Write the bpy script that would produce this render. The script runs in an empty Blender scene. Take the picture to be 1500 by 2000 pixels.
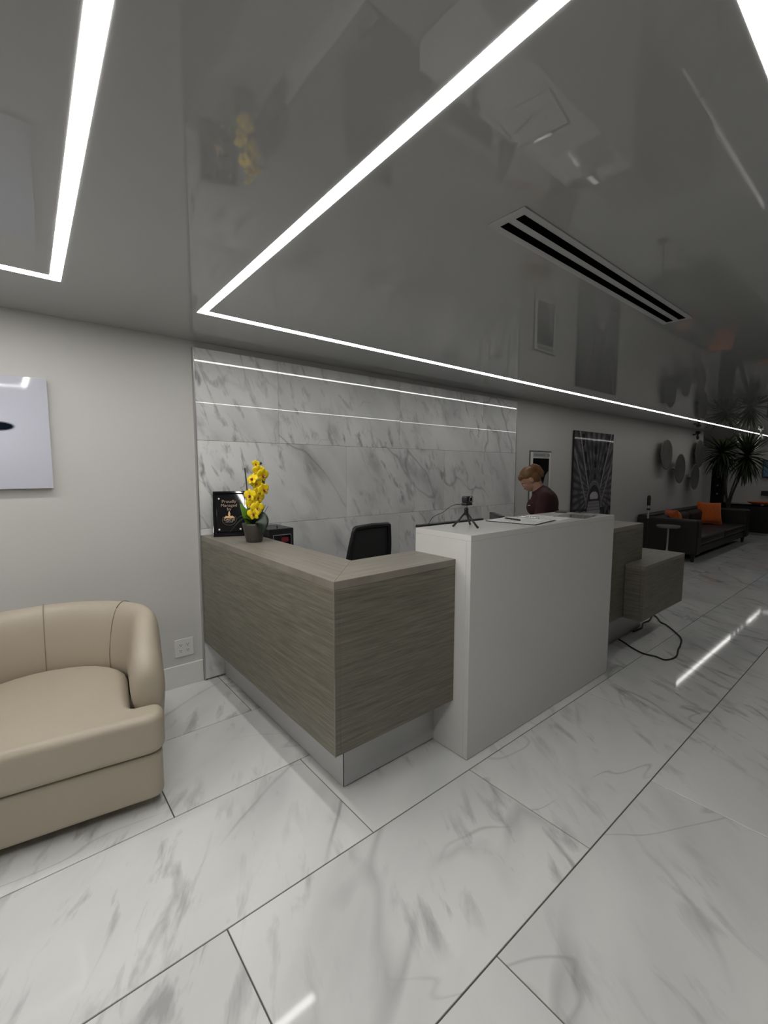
import bpy, bmesh, math, random
from mathutils import Vector, Matrix
random.seed(7)
PI = math.pi
S = bpy.context.scene
COL = S.collection

# ------------------------------------------------------------------ camera
F_PX, YAW, PITCH, ROLL, EYE = 873.07, 0.694045, -0.095431, 0.00169, 1.52
fw = Vector((math.sin(YAW)*math.cos(PITCH), math.cos(YAW)*math.cos(PITCH), math.sin(PITCH)))
rt = Vector((math.cos(YAW), -math.sin(YAW), 0)); up = rt.cross(fw)
r2 = rt*math.cos(ROLL) + up*math.sin(ROLL); u2 = -rt*math.sin(ROLL) + up*math.cos(ROLL)
cam_data = bpy.data.cameras.new('camera')
cam_data.sensor_fit = 'HORIZONTAL'; cam_data.sensor_width = 36.0
cam_data.lens = F_PX/1500*36; cam_data.clip_start = 0.02
cam = bpy.data.objects.new('camera', cam_data); COL.objects.link(cam)
M4 = Matrix((r2, u2, -fw)).transposed().to_4x4(); M4.translation = (0, 0, EYE)
cam.matrix_world = M4
S.camera = cam

# ------------------------------------------------------------------ world, exposure
world = bpy.data.worlds.new('world'); S.world = world; world.use_nodes = True
world.node_tree.nodes['Background'].inputs[0].default_value = (0.5, 0.52, 0.55, 1)
world.node_tree.nodes['Background'].inputs[1].default_value = 0.0
S.view_settings.view_transform = 'Standard'; S.view_settings.look = 'None'
S.view_settings.gamma = 1.0; S.view_settings.use_curve_mapping = False
S.view_settings.exposure = 0.0
LED_NEAR, LED_FAR, LED_FRONT, LED_LOUNGE = 37.0, 12.0, 10.0, 6.5     # emission of the ceiling light lines

# ------------------------------------------------------------------ room numbers (metres)
YW = 3.23; HC = 2.382; XL, XR = -3.6, 16.3; YF = -3.4
YR = 4.3; XC = 12.05                         # recess beyond the corner of the back wall
PY = 3.195                                     # face of the marble cladding

# ------------------------------------------------------------------ material helpers
def new_mat(name):
    m = bpy.data.materials.new(name); m.use_nodes = True
    return m, m.node_tree, m.node_tree.nodes['Principled BSDF']
def node(nt, t, **kw):
    n = nt.nodes.new(t)
    for k, v in kw.items():
        if k[0] == '_': setattr(n, k[1:], v)
        else:
            key = int(k[1:]) if k[0] == 'i' and k[1:].isdigit() else k
            sock = n.inputs[key]
            if hasattr(v, 'node'): nt.links.new(v, sock)
            else: sock.default_value = v
    return n
def ramp(nt, val, a, b, c0=0.0, c1=1.0):
    n = nt.nodes.new('ShaderNodeMapRange'); n.clamp = True
    nt.links.new(val, n.inputs[0]); n.inputs[1].default_value = a; n.inputs[2].default_value = b
    n.inputs[3].default_value = c0; n.inputs[4].default_value = c1
    return n.outputs[0]
def math_(nt, op, a, b=0.0):
    n = nt.nodes.new('ShaderNodeMath'); n.operation = op
    for i, v in enumerate((a, b)):
        if hasattr(v, 'node'): nt.links.new(v, n.inputs[i])
        else: n.inputs[i].default_value = v
    return n.outputs[0]
def mixc(nt, f, a, b):
    n = nt.nodes.new('ShaderNodeMix'); n.data_type = 'RGBA'
    for i, v in ((0, f), (6, a), (7, b)):
        if hasattr(v, 'node'): nt.links.new(v, n.inputs[i])
        else: n.inputs[i].default_value = v if i == 0 else (*v, 1)
    return n.outputs[2]
def noise(nt, vec, scale, detail=3.0, rough=0.5, dist=0.0):
    n = nt.nodes.new('ShaderNodeTexNoise')
    nt.links.new(vec, n.inputs['Vector'])
    n.inputs['Scale'].default_value = scale; n.inputs['Detail'].default_value = detail
    n.inputs['Roughness'].default_value = rough; n.inputs['Distortion'].default_value = dist
    return n.outputs[0]
def mapping(nt, vec, rot=(0, 0, 0), sc=(1, 1, 1), loc=(0, 0, 0)):
    if any(rot):                                  # turn first, then stretch
        r = nt.nodes.new('ShaderNodeMapping'); nt.links.new(vec, r.inputs[0]); r.inputs[2].default_value = rot; vec = r.outputs[0]
    n = nt.nodes.new('ShaderNodeMapping'); nt.links.new(vec, n.inputs[0])
    n.inputs[1].default_value = loc; n.inputs[3].default_value = sc
    return n.outputs[0]

def plain(name, col, rough=0.5, metal=0.0, spec=0.5, var=0.06, scale=9.0, bump=0.0, bscale=60.0, coat=0.0, sheen=0.0):
    m, nt, b = new_mat(name)
    tc = node(nt, 'ShaderNodeTexCoord').outputs['Object']
    n = noise(nt, tc, scale, 3)
    lo = tuple(c*(1-var) for c in col); hi = tuple(min(1, c*(1+var)) for c in col)
    nt.links.new(mixc(nt, n, lo, hi), b.inputs['Base Color'])
    b.inputs['Roughness'].default_value = rough; b.inputs['Metallic'].default_value = metal
    b.inputs['Specular IOR Level'].default_value = spec
    b.inputs['Coat Weight'].default_value = coat; b.inputs['Coat Roughness'].default_value = 0.03
    b.inputs['Sheen Weight'].default_value = sheen
    if bump:
        bn = node(nt, 'ShaderNodeBump', Strength=bump, Distance=0.002)
        nt.links.new(noise(nt, tc, bscale, 4), bn.inputs['Height']); nt.links.new(bn.outputs[0], b.inputs['Normal'])
    return m

def marble(name, light, mid, dark, rot, stretch, vein_w, blot, rough, rnd=40.0, vscale=1.0, ripple=0.0, vein=0.6, cloud=0.45, fleck=7.0, spec=0.5):
    m, nt, b = new_mat(name)
    tc = node(nt, 'ShaderNodeTexCoord').outputs['Object']
    oi = node(nt, 'ShaderNodeObjectInfo').outputs['Random']
    cmb = node(nt, 'ShaderNodeCombineXYZ')
    nt.links.new(math_(nt, 'MULTIPLY', oi, rnd), cmb.inputs[0]); nt.links.new(math_(nt, 'MULTIPLY', oi, rnd*1.7), cmb.inputs[1])
    nt.links.new(math_(nt, 'MULTIPLY', oi, rnd*2.3), cmb.inputs[2])
    add = node(nt, 'ShaderNodeVectorMath', _operation='ADD'); nt.links.new(tc, add.inputs[0]); nt.links.new(cmb.outputs[0], add.inputs[1])
    v0 = add.outputs[0]
    vs = mapping(nt, v0, rot, stretch)
    # soft clouds
    c = noise(nt, vs, 1.5*vscale, 4, 0.5, 0.3)
    col = mixc(nt, ramp(nt, c, 0.38, 0.68), light, mid)
    # long smooth veins, kept to some stretches
    n1 = noise(nt, vs, 0.62*vscale, 4, 0.36, 0.08)
    ridge = math_(nt, 'ABSOLUTE', math_(nt, 'SUBTRACT', n1, 0.5))
    mask = ramp(nt, noise(nt, v0, 1.0*vscale, 2), 0.42, 0.58)
    v1 = math_(nt, 'MULTIPLY', math_(nt, 'MULTIPLY', ramp(nt, ridge, 0.0, vein_w, 1.0, 0.0), mask), vein)
    col = mixc(nt, v1, col, dark)
    halo = math_(nt, 'MULTIPLY', math_(nt, 'MULTIPLY', ramp(nt, ridge, 0.0, vein_w*6, 1.0, 0.0), mask), vein*0.2)
    col = mixc(nt, halo, col, dark)
    # finer faint veins
    n2 = noise(nt, mapping(nt, v0, (rot[0]*0.8, rot[1]*0.8, rot[2]*-0.5), stretch, (3, 7, 1)), 1.0*vscale, 3, 0.5, 0.4)
    v2 = ramp(nt, math_(nt, 'ABSOLUTE', math_(nt, 'SUBTRACT', n2, 0.48)), 0.0, vein_w*0.9, vein*0.6, 0.0)
    v2 = math_(nt, 'MULTIPLY', v2, ramp(nt, noise(nt, v0, 1.7, 2), 0.48, 0.60))
    col = mixc(nt, v2, col, dark)
    # grey flecks and smudges
    n3 = noise(nt, mapping(nt, v0, (rot[0]*1.2, rot[1]*1.2, rot[2]*1.5), (stretch[0]*0.9, stretch[1], stretch[2])), fleck*vscale, 4, 0.55, 0.4)
    f3 = math_(nt, 'MULTIPLY', ramp(nt, n3, 0.53, 0.68), ramp(nt, noise(nt, v0, 1.5*vscale, 3), 0.42, 0.60))
    col = mixc(nt, math_(nt, 'MULTIPLY', f3, blot), col, dark)
    n4 = noise(nt, vs, 3.0*vscale, 3, 0.5, 0.3)
    col = mixc(nt, math_(nt, 'MULTIPLY', ramp(nt, n4, 0.55, 0.75), blot*cloud), col, dark)
    nt.links.new(col, b.inputs['Base Color'])
    b.inputs['Roughness'].default_value = rough; b.inputs['Specular IOR Level'].default_value = spec
    if ripple:
        bn = node(nt, 'ShaderNodeBump', Strength=1.0, Distance=ripple)
        nt.links.new(noise(nt, v0, 2.2, 1), bn.inputs['Height']); nt.links.new(bn.outputs[0], b.inputs['Normal'])
    return m

def wood(name, axis_scale, lo, hi, rough=0.42):
    m, nt, b = new_mat(name)
    tc = node(nt, 'ShaderNodeTexCoord').outputs['Object']
    a = noise(nt, mapping(nt, tc, (0, 0, 0), axis_scale), 1.0, 5, 0.6, 0.15)
    c = noise(nt, mapping(nt, tc, (0, 0, 0), tuple(s*3.1 for s in axis_scale), (2, 5, 1)), 1.0, 3, 0.5, 0.0)
    g = math_(nt, 'ADD', math_(nt, 'MULTIPLY', a, 0.65), math_(nt, 'MULTIPLY', c, 0.35))
    nt.links.new(mixc(nt, ramp(nt, g, 0.36, 0.64), lo, hi), b.inputs['Base Color'])
    b.inputs['Roughness'].default_value = rough
    bn = node(nt, 'ShaderNodeBump', Strength=0.25, Distance=0.0008)
    nt.links.new(c, bn.inputs['Height']); nt.links.new(bn.outputs[0], b.inputs['Normal'])
    return m

def glow(name, col, strength):
    m, nt, b = new_mat(name)
    b.inputs['Base Color'].default_value = (*col, 1)
    b.inputs['Emission Color'].default_value = (*col, 1); b.inputs['Emission Strength'].default_value = strength
    return m

MT = {}
MT['floor'] = marble('floor_marble', (0.78, 0.78, 0.76), (0.67, 0.675, 0.665), (0.20, 0.20, 0.205), (0, 0, -0.7), (0.45, 1.4, 1), 0.007, 0.55, 0.055, ripple=0.00012, vein=0.55, cloud=0.22, fleck=8.5)
MT['wallm'] = marble('wall_marble', (0.82, 0.82, 0.81), (0.63, 0.635, 0.63), (0.18, 0.18, 0.185), (0, -0.96, 0), (0.7, 1, 1.7), 0.0045, 0.8, 0.012, ripple=0.00005, vein=0.5, cloud=0.5, fleck=9.0, spec=0.9)
MT['grout'] = plain('dark_grout', (0.10, 0.10, 0.095), 0.8)
MT['wall'] = plain('greige_paint', (0.56, 0.55, 0.53), 0.6, var=0.015, scale=2.0, spec=0.25, bump=0.15, bscale=140)
MT['walld'] = plain('unseen_wall_dark', (0.16, 0.155, 0.15), 0.5, var=0.1)  # dark tone given to the unseen walls to cut bounced fill light
MT['white'] = plain('white_trim_paint', (0.72, 0.715, 0.68), 0.4, var=0.02)
MT['ceil'] = plain('stretch_ceiling_film', (0.37, 0.37, 0.368), 0.02, var=0.02, scale=0.6, spec=0.85)
for k_, v_ in (('led_near', LED_NEAR), ('led_far', LED_FAR), ('led_front', LED_FRONT), ('led_lounge', LED_LOUNGE)): MT[k_] = glow(k_+'_diffuser', (1.0, 0.985, 0.955), v_)
MT['dwhite'] = plain('white_laminate', (0.66, 0.65, 0.625), 0.22, var=0.01, spec=0.5)
MT['kick'] = plain('brushed_kick_panel', (0.55, 0.55, 0.55), 0.3, metal=0.35, var=0.03)
MT['woodH'] = wood('grey_oak_shaded_side', (3.2, 3.2, 75), (0.100, 0.093, 0.070), (0.215, 0.198, 0.152))  # same laminate as the tops, side shade put into the colour
MT['woodX'] = wood('grey_oak_lit_top_along_x', (2.2, 75, 2), (0.175, 0.158, 0.128), (0.27, 0.245, 0.205))  # tops: same laminate, light from above put into the colour
MT['woodY'] = wood('grey_oak_lit_top_along_y', (75, 2.2, 2), (0.175, 0.158, 0.128), (0.27, 0.245, 0.205))
MT['leather'] = plain('beige_leather', (0.42, 0.365, 0.285), 0.42, var=0.07, scale=3.5, bump=0.35, bscale=220)
MT['seam'] = plain('leather_seam', (0.25, 0.21, 0.16), 0.6)
MT['black'] = plain('black_plastic', (0.012, 0.012, 0.013), 0.38)
MT['gloss'] = plain('gloss_black', (0.006, 0.006, 0.007), 0.05)
MT['mesh'] = plain('grey_chair_mesh', (0.03, 0.03, 0.031), 0.75, bump=0.5, bscale=400)
MT['chrome'] = plain('chrome', (0.62, 0.62, 0.62), 0.15, metal=1.0)
MT['steel'] = plain('satin_aluminium', (0.55, 0.55, 0.55), 0.35, metal=0.9)
MT['paper'] = plain('paper', (0.80, 0.80, 0.78), 0.6, var=0.02)
MT['ink'] = plain('grey_print', (0.25, 0.25, 0.26), 0.7)
MT['sofa'] = plain('dark_brown_leather', (0.010, 0.0075, 0.006), 0.5, var=0.15)
MT['orange'] = plain('orange_velvet', (0.62, 0.12, 0.012), 0.85, var=0.35, scale=40, sheen=0.3)
MT['maroon'] = plain('maroon_cloth', (0.040, 0.008, 0.012), 0.85, var=0.25, scale=14)
MT['trouser'] = plain('black_cloth', (0.010, 0.010, 0.011), 0.85)
MT['skin'] = plain('skin', (0.42, 0.23, 0.16), 0.5, var=0.06)
MT['hair'] = plain('auburn_hair', (0.165, 0.078, 0.026), 0.45, var=0.35, scale=40)
MT['lips'] = plain('lips', (0.34, 0.12, 0.10), 0.5)
MT['discA'] = plain('pewter_disc', (0.17, 0.17, 0.155), 0.38, metal=0.55, var=0.3, scale=9, bump=0.3, bscale=30)
MT['leaf'] = plain('dracaena_leaf', (0.018, 0.034, 0.010), 0.35, var=0.3, scale=14)
MT['leafy'] = plain('dracaena_young_leaf', (0.13, 0.19, 0.025), 0.4, var=0.25, scale=14)
MT['trunk'] = plain('grey_bark', (0.05, 0.042, 0.033), 0.8, bump=0.5)
MT['oleaf'] = plain('orchid_leaf', (0.010, 0.022, 0.011), 0.33, var=0.3, scale=20)
MT['oleafy'] = plain('orchid_leaf_bright', (0.085, 0.20, 0.012), 0.35, var=0.2, scale=20)
MT['petal'] = plain('yellow_petal', (0.95, 0.66, 0.004), 0.5, var=0.18, scale=60)
MT['lip'] = plain('red_orchid_lip', (0.20, 0.015, 0.012), 0.5)
MT['lipc'] = plain('pale_orchid_throat', (0.75, 0.35, 0.28), 0.5)
MT['stick'] = plain('brown_stake', (0.04, 0.03, 0.022), 0.7)
MT['pot'] = plain('mottled_clay_pot', (0.062, 0.052, 0.043), 0.35, var=0.35, scale=22, coat=0.3)
MT['soil'] = plain('dark_moss', (0.02, 0.018, 0.012), 0.9, bump=0.8)
MT['gold'] = plain('gold_print', (0.62, 0.36, 0.12), 0.4)
MT['tan'] = plain('tan_print', (0.33, 0.22, 0.15), 0.5)
MT['cream'] = plain('cream_print', (0.62, 0.56, 0.45), 0.5)
MT['red'] = plain('dull_red_print', (0.16, 0.01, 0.02), 0.5)
MT['slot'] = plain('black_void', (0.002, 0.002, 0.002), 0.9, spec=0.0)
MT['ventf'] = plain('vent_frame_grey', (0.40, 0.40, 0.405), 0.45)
MT['socket'] = plain('white_socket', (0.70, 0.69, 0.66), 0.35, var=0.02)
MT['rubber'] = plain('black_rubber_cable', (0.008, 0.008, 0.008), 0.5)
MT['silver'] = plain('lens_ring', (0.42, 0.42, 0.42), 0.3, metal=0.6)
MT['ttop'] = plain('grey_stone_tabletop', (0.17, 0.16, 0.15), 0.25)
MT['screen'] = glow('tv_screen', (0.02, 0.035, 0.05), 0.5)
def print_mat(name, coat=1.0):
    m, nt, b = new_mat(name)
    a = node(nt, 'ShaderNodeAttribute', _attribute_name='print')
    nt.links.new(a.outputs[0], b.inputs['Base Color'])
    b.inputs['Roughness'].default_value = 0.05; b.inputs['Specular IOR Level'].default_value = 0.5
    tc = node(nt, 'ShaderNodeTexCoord').outputs['Object']
    bn = node(nt, 'ShaderNodeBump', Strength=1.0, Distance=0.0011)
    nt.links.new(noise(nt, tc, 2.6, 1), bn.inputs['Height']); nt.links.new(bn.outputs[0], b.inputs['Normal'])
    return m
MT['print'] = print_mat('glossy_print')

# ------------------------------------------------------------------ object helpers
def put(o, parent=None):
    COL.objects.link(o)
    if parent is not None: o.parent = parent
    return o
def obj(name, bm, mat, parent=None, loc=(0, 0, 0), rot=(0, 0, 0), smooth=False, sub=0):
    me = bpy.data.meshes.new(name)
    if isinstance(bm, tuple): me.from_pydata(bm[0], [], bm[1]); me.update()
    else:
        bmesh.ops.recalc_face_normals(bm, faces=bm.faces[:]); bm.to_mesh(me); bm.free()
    me.materials.append(MT[mat] if isinstance(mat, str) else mat)
    if smooth:
        for p in me.polygons: p.use_smooth = True
    o = bpy.data.objects.new(name, me); put(o, parent)
    o.location = loc; o.rotation_euler = rot
    if sub:
        s = o.modifiers.new('subdivision', 'SUBSURF'); s.levels = sub; s.render_levels = sub
    return o
def thing(name, label, cat, loc=(0, 0, 0), rot=(0, 0, 0), group=None):
    o = bpy.data.objects.new(name, None); o.empty_display_size = 0.1; COL.objects.link(o)
    o.location = loc; o.rotation_euler = rot
    return tag(o, label, cat, group)
def tag(o, label, cat, group=None):
    o['label'] = label; o['category'] = cat
    if group: o['group'] = group
    return o
def struct(o, label=None):
    o['kind'] = 'structure'
    if label: o['label'] = label
    return o
def box(x0, x1, y0, y1, z0, z1, r=0.0, seg=2, bm=None):
    own = bm is None
    b2 = bmesh.new()
    vs = [b2.verts.new((x, y, z)) for x in (x0, x1) for y in (y0, y1) for z in (z0, z1)]
    for f in ((0, 1, 3, 2), (4, 6, 7, 5), (0, 4, 5, 1), (2, 3, 7, 6), (0, 2, 6, 4), (1, 5, 7, 3)):
        b2.faces.new([vs[i] for i in f])
    if r > 0:
        bmesh.ops.bevel(b2, geom=b2.edges[:], offset=r, segments=seg, profile=0.5, affect='EDGES')
    if own: return b2
    merge(bm, b2); return bm
def merge(dst, src, mat=None):
    me = bpy.data.meshes.new('tmp'); src.to_mesh(me); src.free()
    if mat is not None: me.transform(mat)
    dst.from_mesh(me); bpy.data.meshes.remove(me)
def cyl(r0, r1, z0, z1, n=24, bm=None, cx=0, cy=0):
    bm = bm or bmesh.new()
    a = [bm.verts.new((cx+r0*math.cos(2*PI*i/n), cy+r0*math.sin(2*PI*i/n), z0)) for i in range(n)]
    b = [bm.verts.new((cx+r1*math.cos(2*PI*i/n), cy+r1*math.sin(2*PI*i/n), z1)) for i in range(n)]
    for i in range(n): bm.faces.new((a[i], a[(i+1) % n], b[(i+1) % n], b[i]))
    bm.faces.new(a[::-1]); bm.faces.new(b)
    return bm
def lathe(prof, n=32, bm=None):
    bm = bm or bmesh.new(); rings = []
    for r, z in prof:
        if r < 1e-6: rings.append([bm.verts.new((0, 0, z))])
        else: rings.append([bm.verts.new((r*math.cos(2*PI*i/n), r*math.sin(2*PI*i/n), z)) for i in range(n)])
    for a, b in zip(rings, rings[1:]):
        for i in range(n):
            j = (i+1) % n
            if len(a) == 1 and len(b) == 1: continue
            if len(a) == 1: bm.faces.new((a[0], b[j], b[i]))
            elif len(b) == 1: bm.faces.new((a[i], a[j], b[0]))
            else: bm.faces.new((a[i], a[j], b[j], b[i]))
    return bm
def smooth_path(pts, n=6):
    P = [Vector(p) for p in pts]; out = []
    for i in range(len(P)-1):
        p0 = P[max(i-1, 0)]; p1 = P[i]; p2 = P[i+1]; p3 = P[min(i+2, len(P)-1)]
        for k in range(n):
            t = k/n
            out.append(0.5*((2*p1) + (p2-p0)*t + (2*p0-5*p1+4*p2-p3)*t*t + (3*p1-p0-3*p2+p3)*t**3))
    return out+[P[-1]]
def tube(pts, rad, n=8, bm=None):
    bm = bm or bmesh.new(); P = [Vector(p) for p in pts]; rings = []
    ref = Vector((0.13, 0.31, 0.94))
    for i, p in enumerate(P):
        t = (P[min(i+1, len(P)-1)]-P[max(i-1, 0)]).normalized()
        rf = ref if abs(t.dot(ref)) < 0.95 else Vector((1, 0, 0))
        a = t.cross(rf).normalized(); b = t.cross(a)
        r = rad[i] if isinstance(rad, (list, tuple)) else rad
        rings.append([bm.verts.new(p+a*r*math.cos(2*PI*k/n)+b*r*math.sin(2*PI*k/n)) for k in range(n)])
    for A, B in zip(rings, rings[1:]):
        for k in range(n): bm.faces.new((A[k], A[(k+1) % n], B[(k+1) % n], B[k]))
    bm.faces.new(rings[0][::-1]); bm.faces.new(rings[-1])
    return bm
def ball(c, r, rot=None, bm=None, u=20, v=12):
    bm = bm or bmesh.new(); b2 = bmesh.new()
    bmesh.ops.create_uvsphere(b2, u_segments=u, v_segments=v, radius=1.0)
    r = (r, r, r) if not isinstance(r, (tuple, list)) else r
    m = Matrix.Translation(c) @ (rot.to_4x4() if rot else Matrix.Identity(4)) @ Matrix.Diagonal((*r, 1))
    merge(bm, b2, m); return bm
def prism(poly, z0, z1, r=0.0, seg=2):
    bm = bmesh.new()
    a = [bm.verts.new((x, y, z0)) for x, y in poly]; b = [bm.verts.new((x, y, z1)) for x, y in poly]
    n = len(poly)
    for i in range(n): bm.faces.new((a[i], a[(i+1) % n], b[(i+1) % n], b[i]))
    ft = bm.faces.new(b); fb = bm.faces.new(a[::-1])
    if r > 0:
        bmesh.ops.bevel(bm, geom=list(set(list(ft.edges)+list(fb.edges))), offset=r, segments=seg, profile=0.5, affect='EDGES', clamp_overlap=True)
    return bm
def soft_slab(poly, z0, z1, r, seg=6):
    """slab over a dense outline with round top and bottom edges (rings of inset outlines)"""
    bm = bmesh.new(); N = len(poly); P2 = [Vector(p) for p in poly]; nr = []
    for i in range(N):
        e = (P2[(i+1) % N]-P2[i-1]).normalized(); nr.append(Vector((e.y, -e.x)))
    if sum(P2[i-1].x*P2[i].y-P2[i].x*P2[i-1].y for i in range(N)) < 0: nr = [-n for n in nr]
    prof = [(r*(1-math.cos(a)), z0+r*(1-math.sin(a))) for a in [PI/2*(1-k/seg) for k in range(seg+1)]]
    prof = [(r*(1-math.sin(PI/2*k/seg)), z0+r*(1-math.cos(PI/2*k/seg))) for k in range(seg+1)]+[(r*(1-math.cos(PI/2*k/seg)), z1-r*(1-math.sin(PI/2*k/seg))) for k in range(seg+1)]
    rings = [[bm.verts.new((*(p-n*d), z)) for p, n in zip(P2, nr)] for d, z in prof]
    for A, B in zip(rings, rings[1:]):
        for i in range(N): bm.faces.new((A[i], A[(i+1) % N], B[(i+1) % N], B[i]))
    bm.faces.new(rings[0][::-1]); bm.faces.new(rings[-1])
    return bm
def dense(poly, step=0.03):
    out = []
    for i, p in enumerate(poly):
        a, b = Vector(p), Vector(poly[(i+1) % len(poly)])
        if (b-a).length < 1e-6: continue
        n = max(1, int((b-a).length/step))
        out += [tuple(a.lerp(b, k/n)) for k in range(n)]
    return out
def rounded(poly, rads, n=6):
    out = []; N = len(poly)
    for i, (p, r) in enumerate(zip(poly, rads)):
        p = Vector(p); a = (Vector(poly[i-1])-p).normalized(); b = (Vector(poly[(i+1) % N])-p).normalized()
        if r <= 0: out.append(tuple(p)); continue
        for k in range(n+1):
            t = k/n; q0 = p+a*r; q1 = p+b*r
            out.append(tuple(q0*(1-t)**2+p*2*t*(1-t)+q1*t*t))
    return out

# ================================================================== THE ROOM
fl = struct(obj('floor', box(XL, XR, YF, YR, -0.08, -0.005), 'grout'), 'polished white marble tile floor with grey veins')
TW, TH, J = 1.242, 0.621, 0.005
tile_cache = {}
def tile_mesh(w, h):
    k = (round(w, 3), round(h, 3))
    if k not in tile_cache:
        bm = box(-w/2, w/2, -h/2, h/2, -0.006, 0.0)
        top = [e for e in bm.edges if all(v.co.z > -0.001 for v in e.verts)]
        bmesh.ops.bevel(bm, geom=top, offset=0.0012, segments=1, affect='EDGES')
        bmesh.ops.recalc_face_normals(bm, faces=bm.faces[:])
        me = bpy.data.meshes.new('tile'); bm.to_mesh(me); bm.free(); me.materials.append(MT['floor'])
        tile_cache[k] = me
    return tile_cache[k]
for row in range(-7, 7):
    y0, y1 = 0.745+row*TH, 0.745+(row+1)*TH
    y0c, y1c = max(y0, YF), min(y1, YR)
    if y1c-y0c < 0.03: continue
    xs = 0.462 if row % 2 == 0 else 1.083
    k0 = math.floor((XL-xs)/TW)
    for k in range(k0, k0+20):
        x0, x1 = max(xs+k*TW, XL), min(xs+(k+1)*TW, XR)
        if y0c > YW-0.02: x0 = max(x0, XC)
        if x1-x0 < 0.03: continue
        o = bpy.data.objects.new('tile', tile_mesh(x1-x0-J, min(y1c, YW if x1 < XC else 99)-y0c-J)); put(o, fl)
        o.location = ((x0+x1)/2, (y0c+min(y1c, YW if x1 < XC else 99))/2, 0)

struct(obj('wall_back', box(XL, XC, YW, YW+0.12, -0.08, HC+0.1), 'wall'), 'smooth greige painted wall behind the reception desk')
struct(obj('wall_recess', box(XC-0.12, XR, YR, YR+0.12, -0.08, HC+0.1), 'wall'))
struct(obj('wall_recess_side', box(XC-0.12, XC, YW+0.12, YR, -0.08, HC+0.1), 'wall'))
struct(obj('wall_left', box(XL-0.12, XL, YF, YW, -0.08, HC+0.1), 'walld'))
struct(obj('wall_right', box(XR, XR+0.12, YF, YR, -0.08, HC+0.1), 'wall'), 'grey far end wall behind the plant')
struct(obj('wall_front', box(XL, XR, YF-0.12, YF, -0.08, HC+0.1), 'walld'))
struct(obj('ceiling', box(XL, XR, YF, YR, HC, HC+0.1), 'ceil'), 'glossy grey reflective stretch ceiling')
struct(obj('baseboard_back', box(XL, 0.985, YW-0.016, YW, 0.0, 0.155, 0.003), 'white'), 'cream painted baseboard left of the marble')
struct(obj('baseboard_right', box(4.76, XC, YW-0.016, YW, 0.0, 0.155, 0.003), 'white'))

# marble cladding
mp = thing('marble_wall_panel', 'white grey-veined marble tile panel with slim metal edge behind the desk', 'wall panel', (0.992, PY, 0))
rows = [(0.012, 0.485), (0.485, 1.102), (1.102, 1.717), (1.717, 2.335)]
joints = [[0.992, 2.234, 3.471, 4.745], [0.992, 1.607, 2.852, 4.10, 4.745], [0.992, 2.234, 3.471, 4.745], [0.992, 1.607, 2.852, 4.10, 4.745]]
for (z0, z1), js in zip(rows, joints):
    for x0, x1 in zip(js, js[1:]):
        w, h = x1-x0-0.002, z1-z0-0.002
        bm = box(-w/2, w/2, 0, 0.022, -h/2, h/2, 0.0008, 1)
        o = obj('tile', bm, 'wallm', mp, ((x0+x1)/2-0.992, 0, (z0+z1)/2), (random.uniform(-1, 1)*0.0012, 0, random.uniform(-1, 1)*0.0008))
obj('backing_board', box(0.002, 3.751, 0.024, 0.0345, 0.01, 2.33), 'grout', mp)
for x0, x1 in ((-0.006, 0.0), (3.753, 3.759)):
    obj('edge_trim', box(x0, x1, -0.004, 0.0345, 0.005, 2.337), 'steel', mp)

# light lines in the ceiling
def light_frame(label, x0, x1, y0, y1, wx, wy, mats, cut=None):
    t = thing('ceiling_light_frame', label, 'ceiling light', (x0, y0, HC), group='light lines set in the ceiling')
    d = 0.0008; Lx, Ly = x1-x0, y1-y0; sk = -0.02
    q = lambda x, y: (x+sk*(Ly-y), y)
    c = cut or Lx                                # split added to the long sides so the lounge lengths glow dimmer
    bars = [[q(0, Ly-wx), q(c, Ly-wx), q(c, Ly), q(0, Ly)], [q(0, 0), q(c, 0), q(c, wx), q(0, wx)],
            [q(0, wx), q(wy, wx), q(wy, Ly-wx), q(0, Ly-wx)], [q(Lx-wy, wx), q(Lx, wx), q(Lx, Ly-wx), q(Lx-wy, Ly-wx)]]
    if cut: bars += [[q(c, Ly-wx), q(Lx, Ly-wx), q(Lx, Ly), q(c, Ly)], [q(c, 0), q(Lx, 0), q(Lx, wx), q(c, wx)]]
    for b, m in zip(bars, mats): obj('light_bar', prism(b, -d, 0.0), m, t)
    return t
light_frame('long rectangle of glowing white light lines above the reception desk', 0.845, 15.75, 0.232, 2.636, 0.052, 0.042, ('led_far', 'led_front', 'led_near', 'led_lounge', 'led_lounge', 'led_lounge'), 4.7)
light_frame('glowing white light line rectangle above the beige armchair', -3.2, 0.230, 0.232, 2.622, 0.052, 0.042, ('led_near', 'led_near', 'led_near', 'led_near'))

# slot diffuser
t = thing('air_vent', 'grey linear air vent with two black slots in the ceiling', 'air vent', (2.19, 0.977, HC))
obj('frame', box(-0.84, 0.84, -0.076, 0.076, -0.005, 0.0, 0.001, 1), 'ventf', t)
for y in (-0.033, 0.030):
    obj('slot', box(-0.803, 0.803, y-0.0165, y+0.0165, -0.0065, -0.0045), 'slot', t)

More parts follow.
